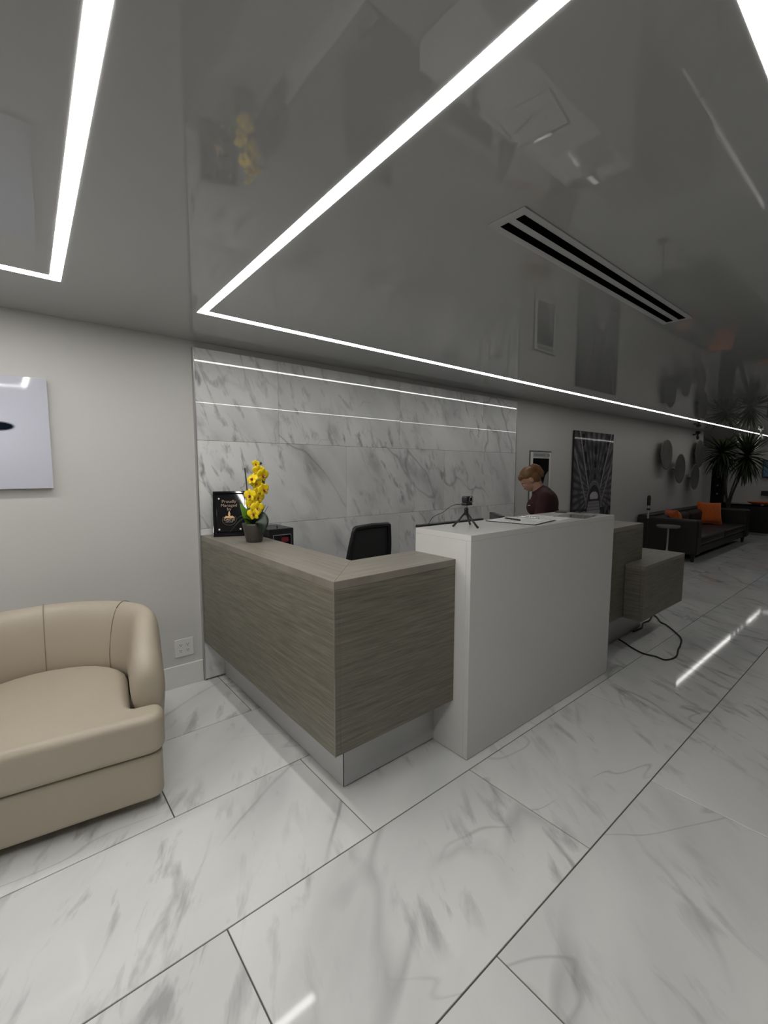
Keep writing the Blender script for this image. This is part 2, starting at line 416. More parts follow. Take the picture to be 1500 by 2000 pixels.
# ================================================================== RECEPTION DESK
# L-shaped wood counter
L0 = Vector((0.994, 1.516, 0))
t = thing('wood_counter', 'L-shaped grey-brown woodgrain counter holding the orchid and plaque', 'counter', L0)
def W(x0, x1, y0, y1, z0, z1, r=0.0, L=L0): return box(x0-L.x, x1-L.x, y0-L.y, y1-L.y, z0-L.z, z1-L.z, r, 1)
zT, zB = 1.058, 0.292
def R(*pts, L=L0): return [(x-L.x, y-L.y) for x, y in pts]
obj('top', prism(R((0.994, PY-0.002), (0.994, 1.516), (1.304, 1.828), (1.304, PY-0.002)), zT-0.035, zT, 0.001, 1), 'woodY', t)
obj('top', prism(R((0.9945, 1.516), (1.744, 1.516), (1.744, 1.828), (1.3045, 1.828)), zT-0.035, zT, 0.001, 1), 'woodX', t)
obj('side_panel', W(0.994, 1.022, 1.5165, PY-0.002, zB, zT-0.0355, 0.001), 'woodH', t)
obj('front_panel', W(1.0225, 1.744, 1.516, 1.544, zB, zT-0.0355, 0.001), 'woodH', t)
obj('bottom_panel', prism(R((1.023, PY-0.003), (1.023, 1.545), (1.743, 1.545), (1.743, 1.80), (1.29, 1.80), (1.29, PY-0.003)), zB, zB+0.025), 'woodH', t)
obj('inner_panel', W(1.276, 1.304, 1.80, PY-0.003, 0.0, zT-0.036), 'woodH', t)
obj('inner_panel', W(1.3045, 1.743, 1.80, 1.828, 0.0, zT-0.036), 'woodH', t)
obj('corner_edge', W(0.9925, 0.9965, 1.5145, 1.5185, zB, zT-0.036), 'woodX', t)
obj('kick_panel', W(1.132, 1.15, 1.6612, PY-0.003, 0.010, zB-0.001), 'kick', t)
obj('kick_panel', W(1.1505, 1.744, 1.659, 1.678, 0.010, zB-0.001), 'kick', t)
obj('kick_return', W(1.1348, 1.1502, 1.659, 1.6609, 0.010, zB-0.001), 'kick', t)
obj('corner_joint', W(1.1316, 1.1345, 1.6586, 1.6608, 0.010, zB-0.001), 'slot', t)
obj('plinth_foot', W(1.145, 1.744, 1.673, 1.69, 0.0, 0.009), 'slot', t)
obj('plinth_foot', W(1.14, 1.155, 1.70, PY-0.003, 0.0, 0.009), 'slot', t)

# white transaction block
X0, X1, Y0, Y1, ZW = 1.745, 3.364, 1.417, 1.817, 1.191
LW = Vector((X0, Y0, 0))
t = thing('white_counter', 'tall white block counter at the middle of the reception desk', 'counter', LW)
obj('top', W(X0, X1, Y0, Y1, ZW-0.03, ZW, 0.0012, L=LW), 'dwhite', t)
obj('front_panel', W(X0, X1, Y0, Y0+0.03, 0.004, ZW-0.0305, 0.001, L=LW), 'dwhite', t)
obj('side_panel', W(X0, X0+0.03, Y0+0.0305, Y1, 0.004, ZW-0.0305, 0.001, L=LW), 'dwhite', t)
obj('side_panel', W(X1-0.03, X1, Y0+0.0305, Y1, 0.004, ZW-0.0305, 0.001, L=LW), 'dwhite', t)
obj('back_panel', W(X0+0.031, X1-0.031, Y1-0.03, Y1, 0.0, ZW-0.0305, L=LW), 'dwhite', t)

# right hand wood counter and the low shelf in front of it
A0 = Vector((3.366, 1.523, 0))
t = thing('wood_counter', 'short grey woodgrain counter section right of the tall white block', 'counter', A0)
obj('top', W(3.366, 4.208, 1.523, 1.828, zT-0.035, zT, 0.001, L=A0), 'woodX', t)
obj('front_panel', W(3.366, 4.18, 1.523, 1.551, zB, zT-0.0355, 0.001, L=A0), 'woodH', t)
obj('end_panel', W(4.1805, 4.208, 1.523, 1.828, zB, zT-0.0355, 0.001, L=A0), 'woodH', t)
obj('inner_panel', W(3.366, 4.18, 1.80, 1.828, 0.0, zT-0.036, L=A0), 'woodH', t)
obj('kick_panel', W(3.366, 4.60, 1.645, 1.664, 0.01, zB-0.001, L=A0), 'kick', t)
obj('plinth_foot', W(3.366, 4.59, 1.662, 1.68, 0.0, 0.0095, L=A0), 'slot', t)
B0 = Vector((3.864, 1.37, 0.29))
t = thing('low_counter', 'low box-shaped grey woodgrain counter shelf projecting from the desk end', 'counter', B0)
obj('top', box(0, 0.936, 0, 0.150, 0.425, 0.455, 0.001, 1), 'woodX', t)
obj('top', box(0.346, 0.936, 0.1505, 0.458, 0.425, 0.455, 0.001, 1), 'woodX', t)
obj('front_panel', box(0.0005, 0.936, 0.0, 0.028, 0.0, 0.4245, 0.001, 1), 'woodH', t)
obj('side_panel', box(0.0, 0.028, 0.0285, 0.150, 0.0, 0.4245, 0.001, 1), 'woodH', t)
obj('side_panel', box(0.908, 0.936, 0.0285, 0.458, 0.0, 0.4245, 0.001, 1), 'woodH', t)
obj('bottom_panel', box(0.03, 0.907, 0.029, 0.150, 0.0, 0.025), 'woodH', t)
obj('back_panel', box(0.346, 0.907, 0.43, 0.458, -0.29, 0.4245), 'woodH', t)

# staff worktop behind the desk
t = thing('work_surface', 'white staff worktop running behind the tall white counter', 'worktop', (1.62, 1.83, 0))
obj('slab', box(0.0, 2.53, 0, 0.215, 0.715, 0.745, 0.002, 1), 'white', t)
for x in (0.1, 1.2, 2.43): obj('leg', cyl(0.025, 0.025, 0, 0.714, 16, None, x, 0.14), 'steel', t)
t = thing('work_surface', 'white staff worktop under the black box behind the wood counter', 'worktop', (1.306, 1.83, 0))
obj('slab', box(0.0, 0.31, 0, 1.36, 0.715, 0.745, 0.002, 1), 'white', t)
for y in (0.4, 1.25): obj('leg', cyl(0.025, 0.025, 0, 0.714, 16, None, 0.16, y), 'steel', t)

# ================================================================== ARMCHAIR
def armchair():
    t = thing('armchair', 'beige leather barrel armchair standing by the wall at the left', 'armchair', (0.055, 2.565, 0), (0, 0, -0.14))
    w, d = 0.472, 0.45
    obj('swivel_base', cyl(0.30, 0.30, 0.0, 0.055, 40), 'black', t, smooth=False)
    poly = rounded([(-w+.012, -d+.012), (w-.012, -d+.012), (w-.012, 0.05), (0.27, d-.02), (-0.27, d-.02), (-w+.012, 0.05)], [.06, .06, .18, .2, .2, .18])
    bs = obj('base', soft_slab(dense(poly), 0.06, 0.273, 0.022, 4), 'leather', t, smooth=True)
    # tub shell swept round the back
    N = 44; secs = []
    def path(s):
        # s 0..1 from right arm front, round the back, to the left arm front
        a = 0.38; RX = 0.412
        q = s*(2*a+PI*0.385)
        if q < a: return Vector((RX, -0.325+q)), Vector((1, 0))
        if q < a+PI*0.385:
            th = (q-a)/0.385
            return Vector((RX*math.cos(th), 0.055+0.345*math.sin(th))), Vector((math.cos(th), math.sin(th))).normalized()
        q -= a+PI*0.385
        return Vector((-RX, 0.055-q)), Vector((-1, 0))
    bm = bmesh.new(); rings = []
    for i in range(N+1):
        s = i/N; e = min(s, 1-s)
        if i == 0: s, sh = 0.0, 0.55
        elif i == N: s, sh = 1.0, 0.55
        else: sh = 1.0
        p, n = path(s)
        k = min(1, e/0.25); k = k*k*(3-2*k)
        h = 0.705+0.085*k
        if e < 0.075: h -= 0.085*(1-e/0.075)**2
        lean = 0.035*k
        z0 = 0.10 if e > 0.045 else 0.405
        pr = [(-0.062, 0.40), (-0.066-0.004*k, 0.52), (-0.066+lean*0.7, h-0.10), (-0.045+lean, h-0.025), (0.005+lean, h), (0.056+lean*.8, h-0.03), (0.080+lean*.5, h-0.12), (0.082+lean*.2, 0.46), (0.064, 0.22 if e > 0.045 else 0.412), (0.052, z0)]
        tang = Vector((-n.y, n.x))
        push = -0.02 if i == 0 else (0.02 if i == N else 0)
        ring = []
        for a_, z in pr:
            if sh < 1: a_ = a_*0.72; z = 0.43+(z-0.43)*0.93 if z > 0.43 else z
            c = p+n*a_+tang*push
            ring.append(bm.verts.new((c.x, c.y, z)))
        rings.append(ring)
    m = len(rings[0])
    for A, B in zip(rings, rings[1:]):
        for k in range(m): bm.faces.new((A[k], A[(k+1) % m], B[(k+1) % m], B[k]))
    bm.faces.new(rings[0]); bm.faces.new(rings[-1][::-1])
    sh = obj('tub_back', bm, 'leather', t, smooth=True, sub=2)
    # sewn seams on the inside of the tub
    for s in (0.325, 0.51, 0.69):
        p, n = path(s); e = min(s, 1-s); k = min(1, e/0.25); k = k*k*(3-2*k); h = 0.705+0.085*k; lean = 0.035*k
        pts = [(-0.066, 0.44), (-0.070+lean*.1, 0.52), (-0.068+lean*.38, 0.61), (-0.0645+lean*0.72, h-0.10), (-0.043+lean, h-0.029), (0.0+lean, h-0.0045), (0.045+lean*.8, h-0.02)]
        obj('seam', tube(smooth_path([(p.x+n.x*a, p.y+n.y*a, z) for a, z in pts], 4), 0.0022, 6), 'seam', sh, smooth=True)
    back = [(0.345*math.cos(PI*k/14), 0.045+0.30*math.sin(PI*k/14)) for k in range(15)]
    front = rounded([(-0.345, -0.322), (-w, -0.322), (-w, -d-.012), (w, -d-.012), (w, -0.322), (0.345, -0.322)]+back, [0.03, .056, .08, .08, .056, 0.03]+[0]*15, 8)
    cush = obj('seat_cushion', soft_slab(dense(front), 0.276, 0.457, 0.037, 7), 'leather', t, smooth=True)
    for o_ in (cush, bs): m_ = o_.modifiers.new('normals', 'WEIGHTED_NORMAL'); m_.weight = 100
    return t
armchair()

# ================================================================== ON THE WALL
def print_grid(name, w, h, nx, nz, fn, mat, parent, y=0.0):
    vs = [(w*i/nx, y, h*j/nz) for j in range(nz+1) for i in range(nx+1)]
    fs = [(j*(nx+1)+i, j*(nx+1)+i+1, (j+1)*(nx+1)+i+1, (j+1)*(nx+1)+i) for j in range(nz) for i in range(nx)]
    o = obj(name, (vs, fs), mat, parent)
    at = o.data.attributes.new('print', 'FLOAT_COLOR', 'POINT')
    buf = []
    for j in range(nz+1):
        for i in range(nx+1): buf += [*fn(i/nx, j/nz), 1.0]
    at.data.foreach_set('color', buf)
    return o
# left picture: lavender grey field with a dark oval
t = thing('wall_picture', 'glossy pale lavender-grey picture with a black oval, above the armchair', 'picture', (-0.62, YW, 1.408))
obj('panel', box(0, 0.805, -0.034, -0.008, 0, 0.614, 0.0015, 1), 'white', t)
obj('hanger', box(0.2, 0.6, -0.008, 0.0, 0.4, 0.45), 'steel', t)
def pic(u, v):
    du, dv = (u-0.715)/0.092, (v-0.553-0.02*(u-0.7))/0.040
    r = du*du+dv*dv
    g = 0.55+0.10*math.exp(-((u-0.6)**2+(v-0.45)**2)*6)
    c = (g*0.94, g*0.95, g*1.08)
    k = max(0.0, min(1.0, (1.25-r)/0.4))
    return tuple(a*(1-k)+b*k for a, b in zip(c, (0.006, 0.010, 0.018)))
print_grid('print', 0.803, 0.612, 160, 120, pic, 'print', t, -0.0345).location = (0.001, 0, 0.001)

# cathedral picture
def hash1(i): return (math.sin(i*127.1)*43758.5453) % 1.0
def nave(u, v):
    x, y = u-0.53, v
    cx, cy = 0.0, 0.50
    dx, dy = x-cx, (y-cy)*1.45
    rr = math.hypot(dx, dy); th = math.atan2(dy, dx)
    g = 0.085
    if y > 0.36:                                   # vault: ribs fan out of the arch, bands across them
        rib = 0.5+0.5*math.cos(th*34)
        band = 0.5+0.5*math.cos(math.log(rr+0.02)*17)
        g = 0.045+0.13*rib*(0.35+0.65*band)*(0.55+0.45*hash1(int(rr*40)+int(th*17)*7))
        for k, cyy in enumerate((0.86, 0.74, 0.63)):         # dark windows up the middle
            s = 0.055-0.01*k
            if abs(x) < s*0.75 and abs(y-cyy) < s*0.8: g = 0.02+0.03*(((y-cyy)/s) > 0.45)
        for sx in (-1, 1):
            for k in range(3):
                wx, wy = sx*(0.33-0.07*k), 0.93-0.15*k
                if ((x-wx)/0.045)**2+((y-wy)/0.055)**2 < 1: g = 0.02
        if abs(abs(x)-(0.06+0.55*(y-0.36))) < 0.014: g = 0.24
        if abs(abs(x)-(0.16+0.75*max(0, y-0.36))) < 0.016: g = 0.20
    # great arch
    ra = math.hypot(x/0.215, (y-0.36)/0.24)
    if y > 0.30 and ra < 1.0:
        g = 0.025+0.02*hash1(int(ra*12))
        if ra > 0.83: g = 0.13+0.06*math.cos(ra*60)
    if y <= 0.36:
        st = hash1(int((x+1)*46)); g = 0.015+0.14*st*st*(0.5+0.5*math.cos(y*55+st*9))
        if abs(x) > 0.18 and abs(x) < 0.28: g *= 0.35
    # pale dome and portal in the middle
    if (x/0.105)**2+((y-0.455)/0.045)**2 < 1 and y > 0.435: g = 0.40
    if abs(x) < 0.105 and 0.415 < y <= 0.435: g = 0.03
    if abs(x) < 0.165-0.10*max(0, (y-0.36))*4 and 0.335 < y <= 0.415: g = 0.19+0.05*math.cos(y*230)
    if abs(x) < 0.185 and y <= 0.335:
        ri = math.hypot(x/0.125, max(0, y-0.19)/0.12)
        if ri > 1: g = 0.27-0.1*(abs(x) > 0.16)
        else: g = 0.02+0.045*(0.5+0.5*math.cos(x*150))
    g = max(0.012, g*(0.8+0.4*hash1(int(u*97)+int(v*173)*31)))*1.25
    return (g*1.0, g*0.95, g*1.02)
t = thing('wall_picture', 'tall narrow dark picture of a vaulted church interior behind the white counter', 'picture', (6.175, YW, 0.30))
obj('panel', box(0, 1.245, -0.034, -0.008, 0, 1.775, 0.0015, 1), 'black', t)
obj('hanger', box(0.3, 0.9, -0.008, 0.0, 1.3, 1.36), 'steel', t)
print_grid('print', 1.243, 1.773, 150, 210, nave, 'print', t, -0.0345).location = (0.001, 0, 0.001)

# framed notice behind the person
t = thing('framed_notice', 'white framed notice with dark image hanging behind the person', 'notice', (5.095, YW, 1.08))
obj('frame_edge', box(0, 0.512, -0.012, -0.0, 0, 0.682, 0.001, 1), 'discA', t)
obj('mat_board', box(0.012, 0.50, -0.016, -0.0125, 0.012, 0.664), 'white', t)
obj('image', box(0.065, 0.445, -0.019, -0.0165, 0.06, 0.585), 'gloss', t)
obj('header', box(0.065, 0.445, -0.019, -0.0165, 0.598, 0.66), 'ventf', t)
xx = 0.085
for k, wd in enumerate((.04, .02, .035, .025, .03, .022, .038, .03, .0, .03, .028)):
    if wd: obj('header_print', box(xx, xx+wd, -0.0205, -0.0192, 0.615, 0.642), 'ink', t)
    xx += wd+0.004 if wd else 0.035
obj('grey_patch', prism([(0.24, 0.07), (0.43, 0.07), (0.43, 0.42), (0.36, 0.36)], 0, 0.0015), 'ink', t, (0, -0.0192, 0), (PI/2, 0, 0))

# pewter discs
for i, (x, z, r, off, lab) in enumerate((
        (9.52, 1.81, 0.290, 0.10, 'highest round pewter wall disc, nearest the church picture'),
        (10.20, 1.545, 0.292, 0.13, 'second round pewter wall disc from the church picture'),
        (11.50, 1.87, 0.300, 0.09, 'round pewter wall disc partly behind the plant leaf tips'),
        (11.18, 1.37, 0.270, 0.12, 'lowest round pewter wall disc, above the far sofa end'))):
    t = thing('wall_disc', lab, 'wall disc', (x, YW, z), (PI/2, 0, 0), 'round wall discs above the sofa')
    obj('dish', lathe([(0, off-0.012), (r*0.5, off-0.010), (r*0.93, off+0.004), (r, off+0.010), (r, off+0.016), (r*0.92, off+0.012), (r*0.5, off-0.002), (0, off-0.004)], 48), 'discA', t, smooth=True)
    obj('standoff', cyl(0.03, 0.03, 0.0, off-0.010, 16), 'steel', t)

# socket plate
t = thing('power_outlet', 'white double wall outlet plate with four sockets above the baseboard', 'outlet', (0.863, YW, 0.274))
obj('plate', box(-0.061, 0.061, -0.006, 0, -0.062, 0.062, 0.0015, 2), 'socket', t)
for sx in (-1, 1):
    for sz in (-1, 1):
        o = obj('socket_face', prism(rounded([(-.016, -.013), (.016, -.013), (.016, .013), (-.016, .013)], [.008]*4, 4), 0, 0.0015), 'socket', t, (sx*0.023, -0.0062, sz*0.0205), (PI/2, 0, 0))
        for dx in (-0.006, 0.006):
            obj('slot', box(dx-0.0012, dx+0.0012, -0.001, 0.008, 0.0016, 0.0021), 'slot', o)
        obj('ground_hole', cyl(0.0028, 0.0028, 0.0016, 0.0021, 10, None, 0, -0.007), 'slot', o)

# ================================================================== ON THE COUNTERS
# plaque
ang = -0.375
t = thing('plaque', 'black framed plaque with gold lettering and crest beside the orchid', 'plaque', (1.034, 3.058, 1.058), (0, 0, ang))
til = Matrix.Translation((0, 0, 0.0045)) @ Matrix.Rotation(-0.41, 4, 'X')
pw, ph = 0.226, 0.324
def P(name, bm, mat, parent=None, smooth=False):
    bm.transform(til); return obj(name, bm, mat, parent or t, smooth=smooth)
fr = bmesh.new()
for b in ((0, pw, 0, 0.018), (0, pw, ph-0.018, ph), (0, 0.018, 0.018, ph-0.018), (pw-0.018, pw, 0.018, ph-0.018)):
    box(b[0], b[1], -0.012, 0.012, b[2], b[3], 0.003, 2, bm=fr)
P('frame', fr, 'gloss')
P('board', box(0.017, pw-0.017, -0.002, 0.010, 0.017, ph-0.017), 'gloss')
P('glass_plate', box(0.024, pw-0.026, -0.0125, -0.0085, 0.026, ph-0.028, 0.001, 1), 'gloss')
for x in (0.040, 0.178):
    for z in (0.042, 0.266):
        b = cyl(0.0065, 0.0055, 0, 0.006, 16); b.transform(Matrix.Translation((x, -0.0125, z)) @ Matrix.Rotation(PI/2, 4, 'X'))
        P('bolt', b, 'socket')
def text(name, s, size, x, z, mat, y=-0.0134, sx=1.0):
    cu = bpy.data.curves.new(name, 'FONT'); cu.body = s; cu.size = size; cu.align_x = 'CENTER'; cu.extrude = 0.0003
    o = bpy.data.objects.new(name, cu); COL.objects.link(o)
    dg = bpy.context.evaluated_depsgraph_get(); dg.update()
    me = bpy.data.meshes.new_from_object(o.evaluated_get(dg)); bpy.data.objects.remove(o)
    me.transform(Matrix.Translation((x, y, z)) @ Matrix.Rotation(PI/2, 4, 'X') @ Matrix.Diagonal((sx, 1, 1, 1)))
    me.transform(til); me.materials.clear(); me.materials.append(MT[mat])
    o2 = bpy.data.objects.new(name, me); put(o2, t); return o2
cx = 0.106
text('lettering', 'Proudly', 0.031, cx, 0.236, 'tan'); text('lettering', 'Managed', 0.031, cx, 0.207, 'tan'); text('lettering', 'by', 0.031, cx, 0.180, 'tan')
def crest(poly, mat, name, dy=0.0):
    b = prism(poly, 0, 0.0008); b.transform(Matrix.Translation((cx, -0.0132-dy, 0)) @ Matrix.Rotation(PI/2, 4, 'X')); P(name, b, mat)
crest([(-.037, .124), (.037, .124), (.022, .140), (.010, .137), (0, .150), (-.010, .137), (-.022, .140)], 'gold', 'crest_hill')
crest([(.008*math.cos(a*PI/6), .153+.010*math.sin(a*PI/6)) for a in range(12)], 'gold', 'crest_shield', 0.0009)
crest([(-.006, .164), (.006, .164), (.003, .169), (0, .175), (-.003, .169)], 'cream', 'crest_crown', 0.0009)
ringp = [(0.046*math.cos(a), 0.112+0.040*math.sin(a)) for a in [PI*0.80+PI*1.40*k/30 for k in range(31)]]
b = tube([(cx+x, -0.0136, z) for x, z in ringp], 0.0007, 5); P('crest_ring', b, 'tan')
text('lettering', 'CASTLE', 0.021, cx, 0.106, 'cream'); text('lettering', 'GROUP', 0.015, cx, 0.091, 'tan')

# orchid
def orchid():
    t = thing('potted_orchid', 'yellow orchid in a brown clay pot on the wood counter', 'orchid', (1.170, 2.70, 1.058))
    obj('pot', lathe([(0, 0), (0.046, 0), (0.050, 0.004), (0.066, 0.085), (0.071, 0.105), (0.073, 0.118), (0.069, 0.120), (0.064, 0.108), (0.06, 0.098), (0, 0.098)], 40), 'pot', t, smooth=True)
    obj('moss', ball((0, 0, 0.098), (0.06, 0.06, 0.012)), 'soil', t, smooth=True)
    # image-right (a) and toward-viewer (b) directions at this spot
    a = Vector((0.917, -0.397, 0)).normalized(); bdir = Vector((-0.397, -0.917, 0)).normalized()
    def Q(u, z, d=0.0): v = a*u+bdir*d; return (v.x, v.y, z)
    stem = smooth_path([Q(0.0, 0.09), Q(0.02, 0.2), Q(0.05, 0.30), Q(0.06, 0.40), Q(0.035, 0.47), Q(0.02, 0.50)], 6)
    obj('stem', tube(stem, 0.004, 8), 'stick', t, smooth=True)
    obj('stake', tube([Q(0.012, 0.09), Q(0.035, 0.22), Q(0.072, 0.40)], 0.0065, 8), 'stick', t, smooth=True)
    obj('stake', tube([Q(-0.018, 0.09), Q(-0.030, 0.24), Q(-0.045, 0.468)], 0.0045, 8), 'stick', t, smooth=True)
    for u, z in ((0.075, 0.235), (0.09, 0.225), (0.06, 0.21)):
        obj('twig', tube([Q(0.025, 0.10), Q(u*.6, z*.72), Q(u, z)], 0.0016, 5), 'stick', t)
    obj('tendril', tube(smooth_path([Q(-0.02, 0.12, .01), Q(-.05, .27), Q(-.062, .33), Q(-.075, .345), Q(-.055, .352), Q(-.05, .372), Q(-.035, .375)], 5), 0.0011, 5), 'stick', t)
    def leaf(pts, wid, mat, tilt):
        pts = smooth_path(pts, 5); n = len(pts); vs = []; fs = []
        for i, p in enumerate(pts):
            s = i/(n-1); wd = wid*math.sin(PI*min(1, 0.08+0.92*s)**0.75)**0.8 if s < 1 else 0.001
            tg = (pts[min(i+1, n-1)]-pts[max(i-1, 0)]).normalized()
            side = (tg.cross(Vector(tilt))).normalized(); nrm = side.cross(tg).normalized()
            for k in (-1, -0.5, 0, 0.5, 1): vs.append(p+side*wd*k+nrm*0.18*wd*abs(k))
        for i in range(n-1):
            for k in range(4): fs.append((i*5+k, i*5+k+1, i*5+k+6, i*5+k+5))
        o = obj('leaf', ([tuple(v) for v in vs], fs), mat, t, smooth=True)
        m = o.modifiers.new('thickness', 'SOLIDIFY'); m.thickness = 0.0018
    leaf([Q(-0.012, 0.10, .02), Q(-0.035, 0.155, .03), Q(-0.055, 0.20, .035), Q(-0.078, 0.245, .03)], 0.026, 'oleafy', bdir+a*0.3)
    leaf([Q(0.0, 0.105, .02), Q(-0.05, 0.155, .05), Q(-0.095, 0.13, .06), Q(-0.145, 0.075, .06)], 0.022, 'oleaf', (0, 0, 1))
    leaf([Q(-0.01, 0.105, .02), Q(-0.03, 0.165, .02), Q(-0.08, 0.165, .02), Q(-0.10, 0.15, .02)], 0.02, 'oleaf', (0, 0, 1))
    leaf([Q(0.005, 0.105, .02), Q(0.03, 0.155, .055), Q(0.055, 0.13, .085), Q(0.045, 0.058, .095)], 0.046, 'oleaf', bdir+Vector((0, 0, .5)))
    # flowers
    def petal(L, Wd):
        vs = []; fs = []; nu, nv = 6, 4
        for i in range(nu+1):
            s = i/nu; wd = Wd*math.sin(PI*(0.06+0.86*s))**0.7
            for k in range(nv+1):
                q = -1+2*k/nv
                vs.append((q*wd, -0.12*L*math.sin(PI*s*0.8)+0.10*Wd*q*q, s*L))
        for i in range(nu):
            for k in range(nv): fs.append((i*5+k, i*5+k+1, (i+1)*5+k+1, (i+1)*5+k))
        return vs, fs
    def flower_mesh():
        vs = []; fs = []
        for ang, L, Wd in ((0, .038, .0125), (74, .040, .023), (-74, .040, .023), (146, .037, .0125), (-146, .037, .0125)):
            v, f = petal(L, Wd); M = Matrix.Rotation(math.radians(ang), 3, 'Y'); o = len(vs)
            vs += [tuple(M @ Vector(q)) for q in v]; fs += [tuple(i+o for i in q) for q in f]
        me = bpy.data.meshes.new('flower'); me.from_pydata(vs, [], fs); me.materials.append(MT['petal'])
        for p in me.polygons: p.use_smooth = True
        return me
    fm = flower_mesh()
    lb = ball((0, -0.009, -0.006), (0.008, 0.010, 0.008), None, None, 10, 6); lm = bpy.data.meshes.new('lip'); lb.to_mesh(lm); lb.free(); lm.materials.append(MT['lip'])
    cb = ball((0, -0.020, -0.007), (0.004, 0.003, 0.004), None, None, 8, 5); cm = bpy.data.meshes.new('throat'); cb.to_mesh(cm); cb.free(); cm.materials.append(MT['lipc'])
    face = math.atan2(-bdir.x, bdir.y)+PI        # local -y looks at the viewer
    for u, z, d, dz, tl, sc in ((0.0, 0.185, 0.06, -0.5, .1, 1.0), (0.022, 0.222, 0.065, 0.35, .0, 1.0), (-0.012, 0.245, 0.045, -0.2, .25, .85), (-0.018, 0.300, 0.055, -0.6, .0, 1.0), (0.03, 0.285, 0.045, 0.3, .2, .9), (0.062, 0.335, 0.05, 0.65, .0, 1.0),
                                (0.032, 0.325, 0.04, 0.0, .3, .8), (0.0, 0.400, 0.05, -0.6, -.5, 0.95), (0.060, 0.425, 0.045, 0.7, .15, 1.05), (0.035, 0.455, 0.04, 0.1, .35, .85), (0.020, 0.372, 0.045, 0.1, .3, .85), (0.022, 0.495, 0.02, -0.4, .3, 0.6)):
        o = bpy.data.objects.new('flower', fm); put(o, t); o.location = Q(u, z, d); o.rotation_euler = (tl, random.uniform(-.3, .3), face+dz); o.scale = (sc*1.1, sc*1.1, sc*1.1)
        for nm, me in (('lip', lm), ('throat', cm)):
            c = bpy.data.objects.new(nm, me); put(c, o)
        m = o.modifiers.new('thickness', 'SOLIDIFY'); m.thickness = 0.001
    obj('bud', ball(Q(0.048, 0.497, .02), (0.011, 0.011, 0.009)), 'oleaf', t, smooth=True)
orchid()

# black box behind the wood counter
t = thing('black_box', 'black box with red print on its front behind the wood counter', 'box', (1.318, 2.80, 0.745))
obj('body', box(0, 0.186, 0, 0.26, 0, 0.366, 0.004, 2), 'black', t)
obj('front_frame', box(0.03, 0.166, -0.002, 0.0005, 0.10, 0.325), 'ink', t)
obj('front_panel', box(0.034, 0.162, -0.0035, -0.0021, 0.104, 0.321), 'gloss', t)
obj('red_print', prism(rounded([(0.09, 0.272), (0.145, 0.272), (0.145, 0.306), (0.09, 0.306)], [0.012]*4, 4), 0, 0.0006), 'red', t, (0, -0.0036, 0), (PI/2, 0, 0))
obj('knob', cyl(0.004, 0.004, 0.366, 0.385, 10, None, 0.075, 0.03), 'black', t)

# office chair
def office_chair():
    t = thing('office_chair', 'black mesh-back office chair behind the wood counter', 'office chair', (2.215, 2.62, 0), (0, 0, 0.10))
    bm = bmesh.new()
    for k in range(5):
        a = 2*PI*k/5+0.3
        tube([(0, 0, 0.10), (0.15*math.cos(a), 0.15*math.sin(a), 0.09), (0.29*math.cos(a), 0.29*math.sin(a), 0.065)], [0.025, 0.02, 0.015], 8, bm)
    obj('star_base', bm, 'black', t)
    for k in range(5):
        a = 2*PI*k/5+0.3
        b = cyl(0.028, 0.028, -0.02, 0.02, 16); b.transform(Matrix.Translation((0.29*math.cos(a), 0.29*math.sin(a), 0.028)) @ Matrix.Rotation(a, 4, 'Z') @ Matrix.Rotation(PI/2, 4, 'X'))
        obj('caster', b, 'black', t)
    obj('gas_lift', cyl(0.025, 0.025, 0.09, 0.42, 16), 'steel', t)
    obj('seat', box(-0.24, 0.24, -0.24, 0.24, 0.42, 0.49, 0.03, 3), 'mesh', t, smooth=True)
    # backrest plane faces the counter, leaning back towards the wall
    def bp_(u, v): return (u, 0.22-0.10*v*v+0.0-0.06*(1-(u/0.24)**2)*0.0, 0.58+v)
    bm = bmesh.new()
    H_ = 0.50; prof = [(-0.185, 0.0), (-0.225, 0.15), (-0.225, 0.30), (-0.190, H_), (0.190, H_), (0.225, 0.30), (0.225, 0.15), (0.185, 0.0)]
    loop = [Vector((x, 0.24-0.16*z+0.16*z*z*0.2, 0.56+z)) for x, z in prof]
    loop2 = smooth_path([loop[0], loop[1], loop[2], loop[3]], 5)+[Vector((-0.175, loop[3].y, loop[3].z+0.006)), Vector((0, loop[3].y+.004, loop[3].z+0.012)), Vector((0.175, loop[3].y, loop[3].z+.006))]+smooth_path([loop[4], loop[5], loop[6], loop[7]], 5)+[loop[0]]
    tube(loop2, 0.019, 8, bm)
    obj('back_frame', bm, 'black', t, smooth=True)
    vs = []; fs = []; n = 8
    for j in range(n+1):
        z = H_*j/n; y = 0.24-0.16*z+0.032*z*z; wd = 0.185+0.04*math.sin(PI*min(1, z/0.46))
        for i in range(7): vs.append((wd*(-1+i/3), y+0.012*(1-(-1+i/3)**2), 0.56+z))
    for j in range(n):
        for i in range(6): fs.append((j*7+i, j*7+i+1, j*7+i+8, j*7+i+7))
    o = obj('back_mesh', (vs, fs), 'mesh', t, smooth=True); o.modifiers.new('thickness', 'SOLIDIFY').thickness = 0.006
    obj('spine', tube(smooth_path([(0, 0.0, 0.43), (0, 0.27, 0.44), (0, 0.30, 0.60), (0, 0.24, 0.78)], 5), 0.022, 8), 'black', t, smooth=True)
    for s in (-1, 1):
        obj('armrest', tube(smooth_path([(s*0.2, 0.05, 0.44), (s*0.29, 0.08, 0.46), (s*0.29, 0.10, 0.66), (s*0.28, -0.12, 0.68)], 5), 0.018, 8), 'black', t, smooth=True)
office_chair()

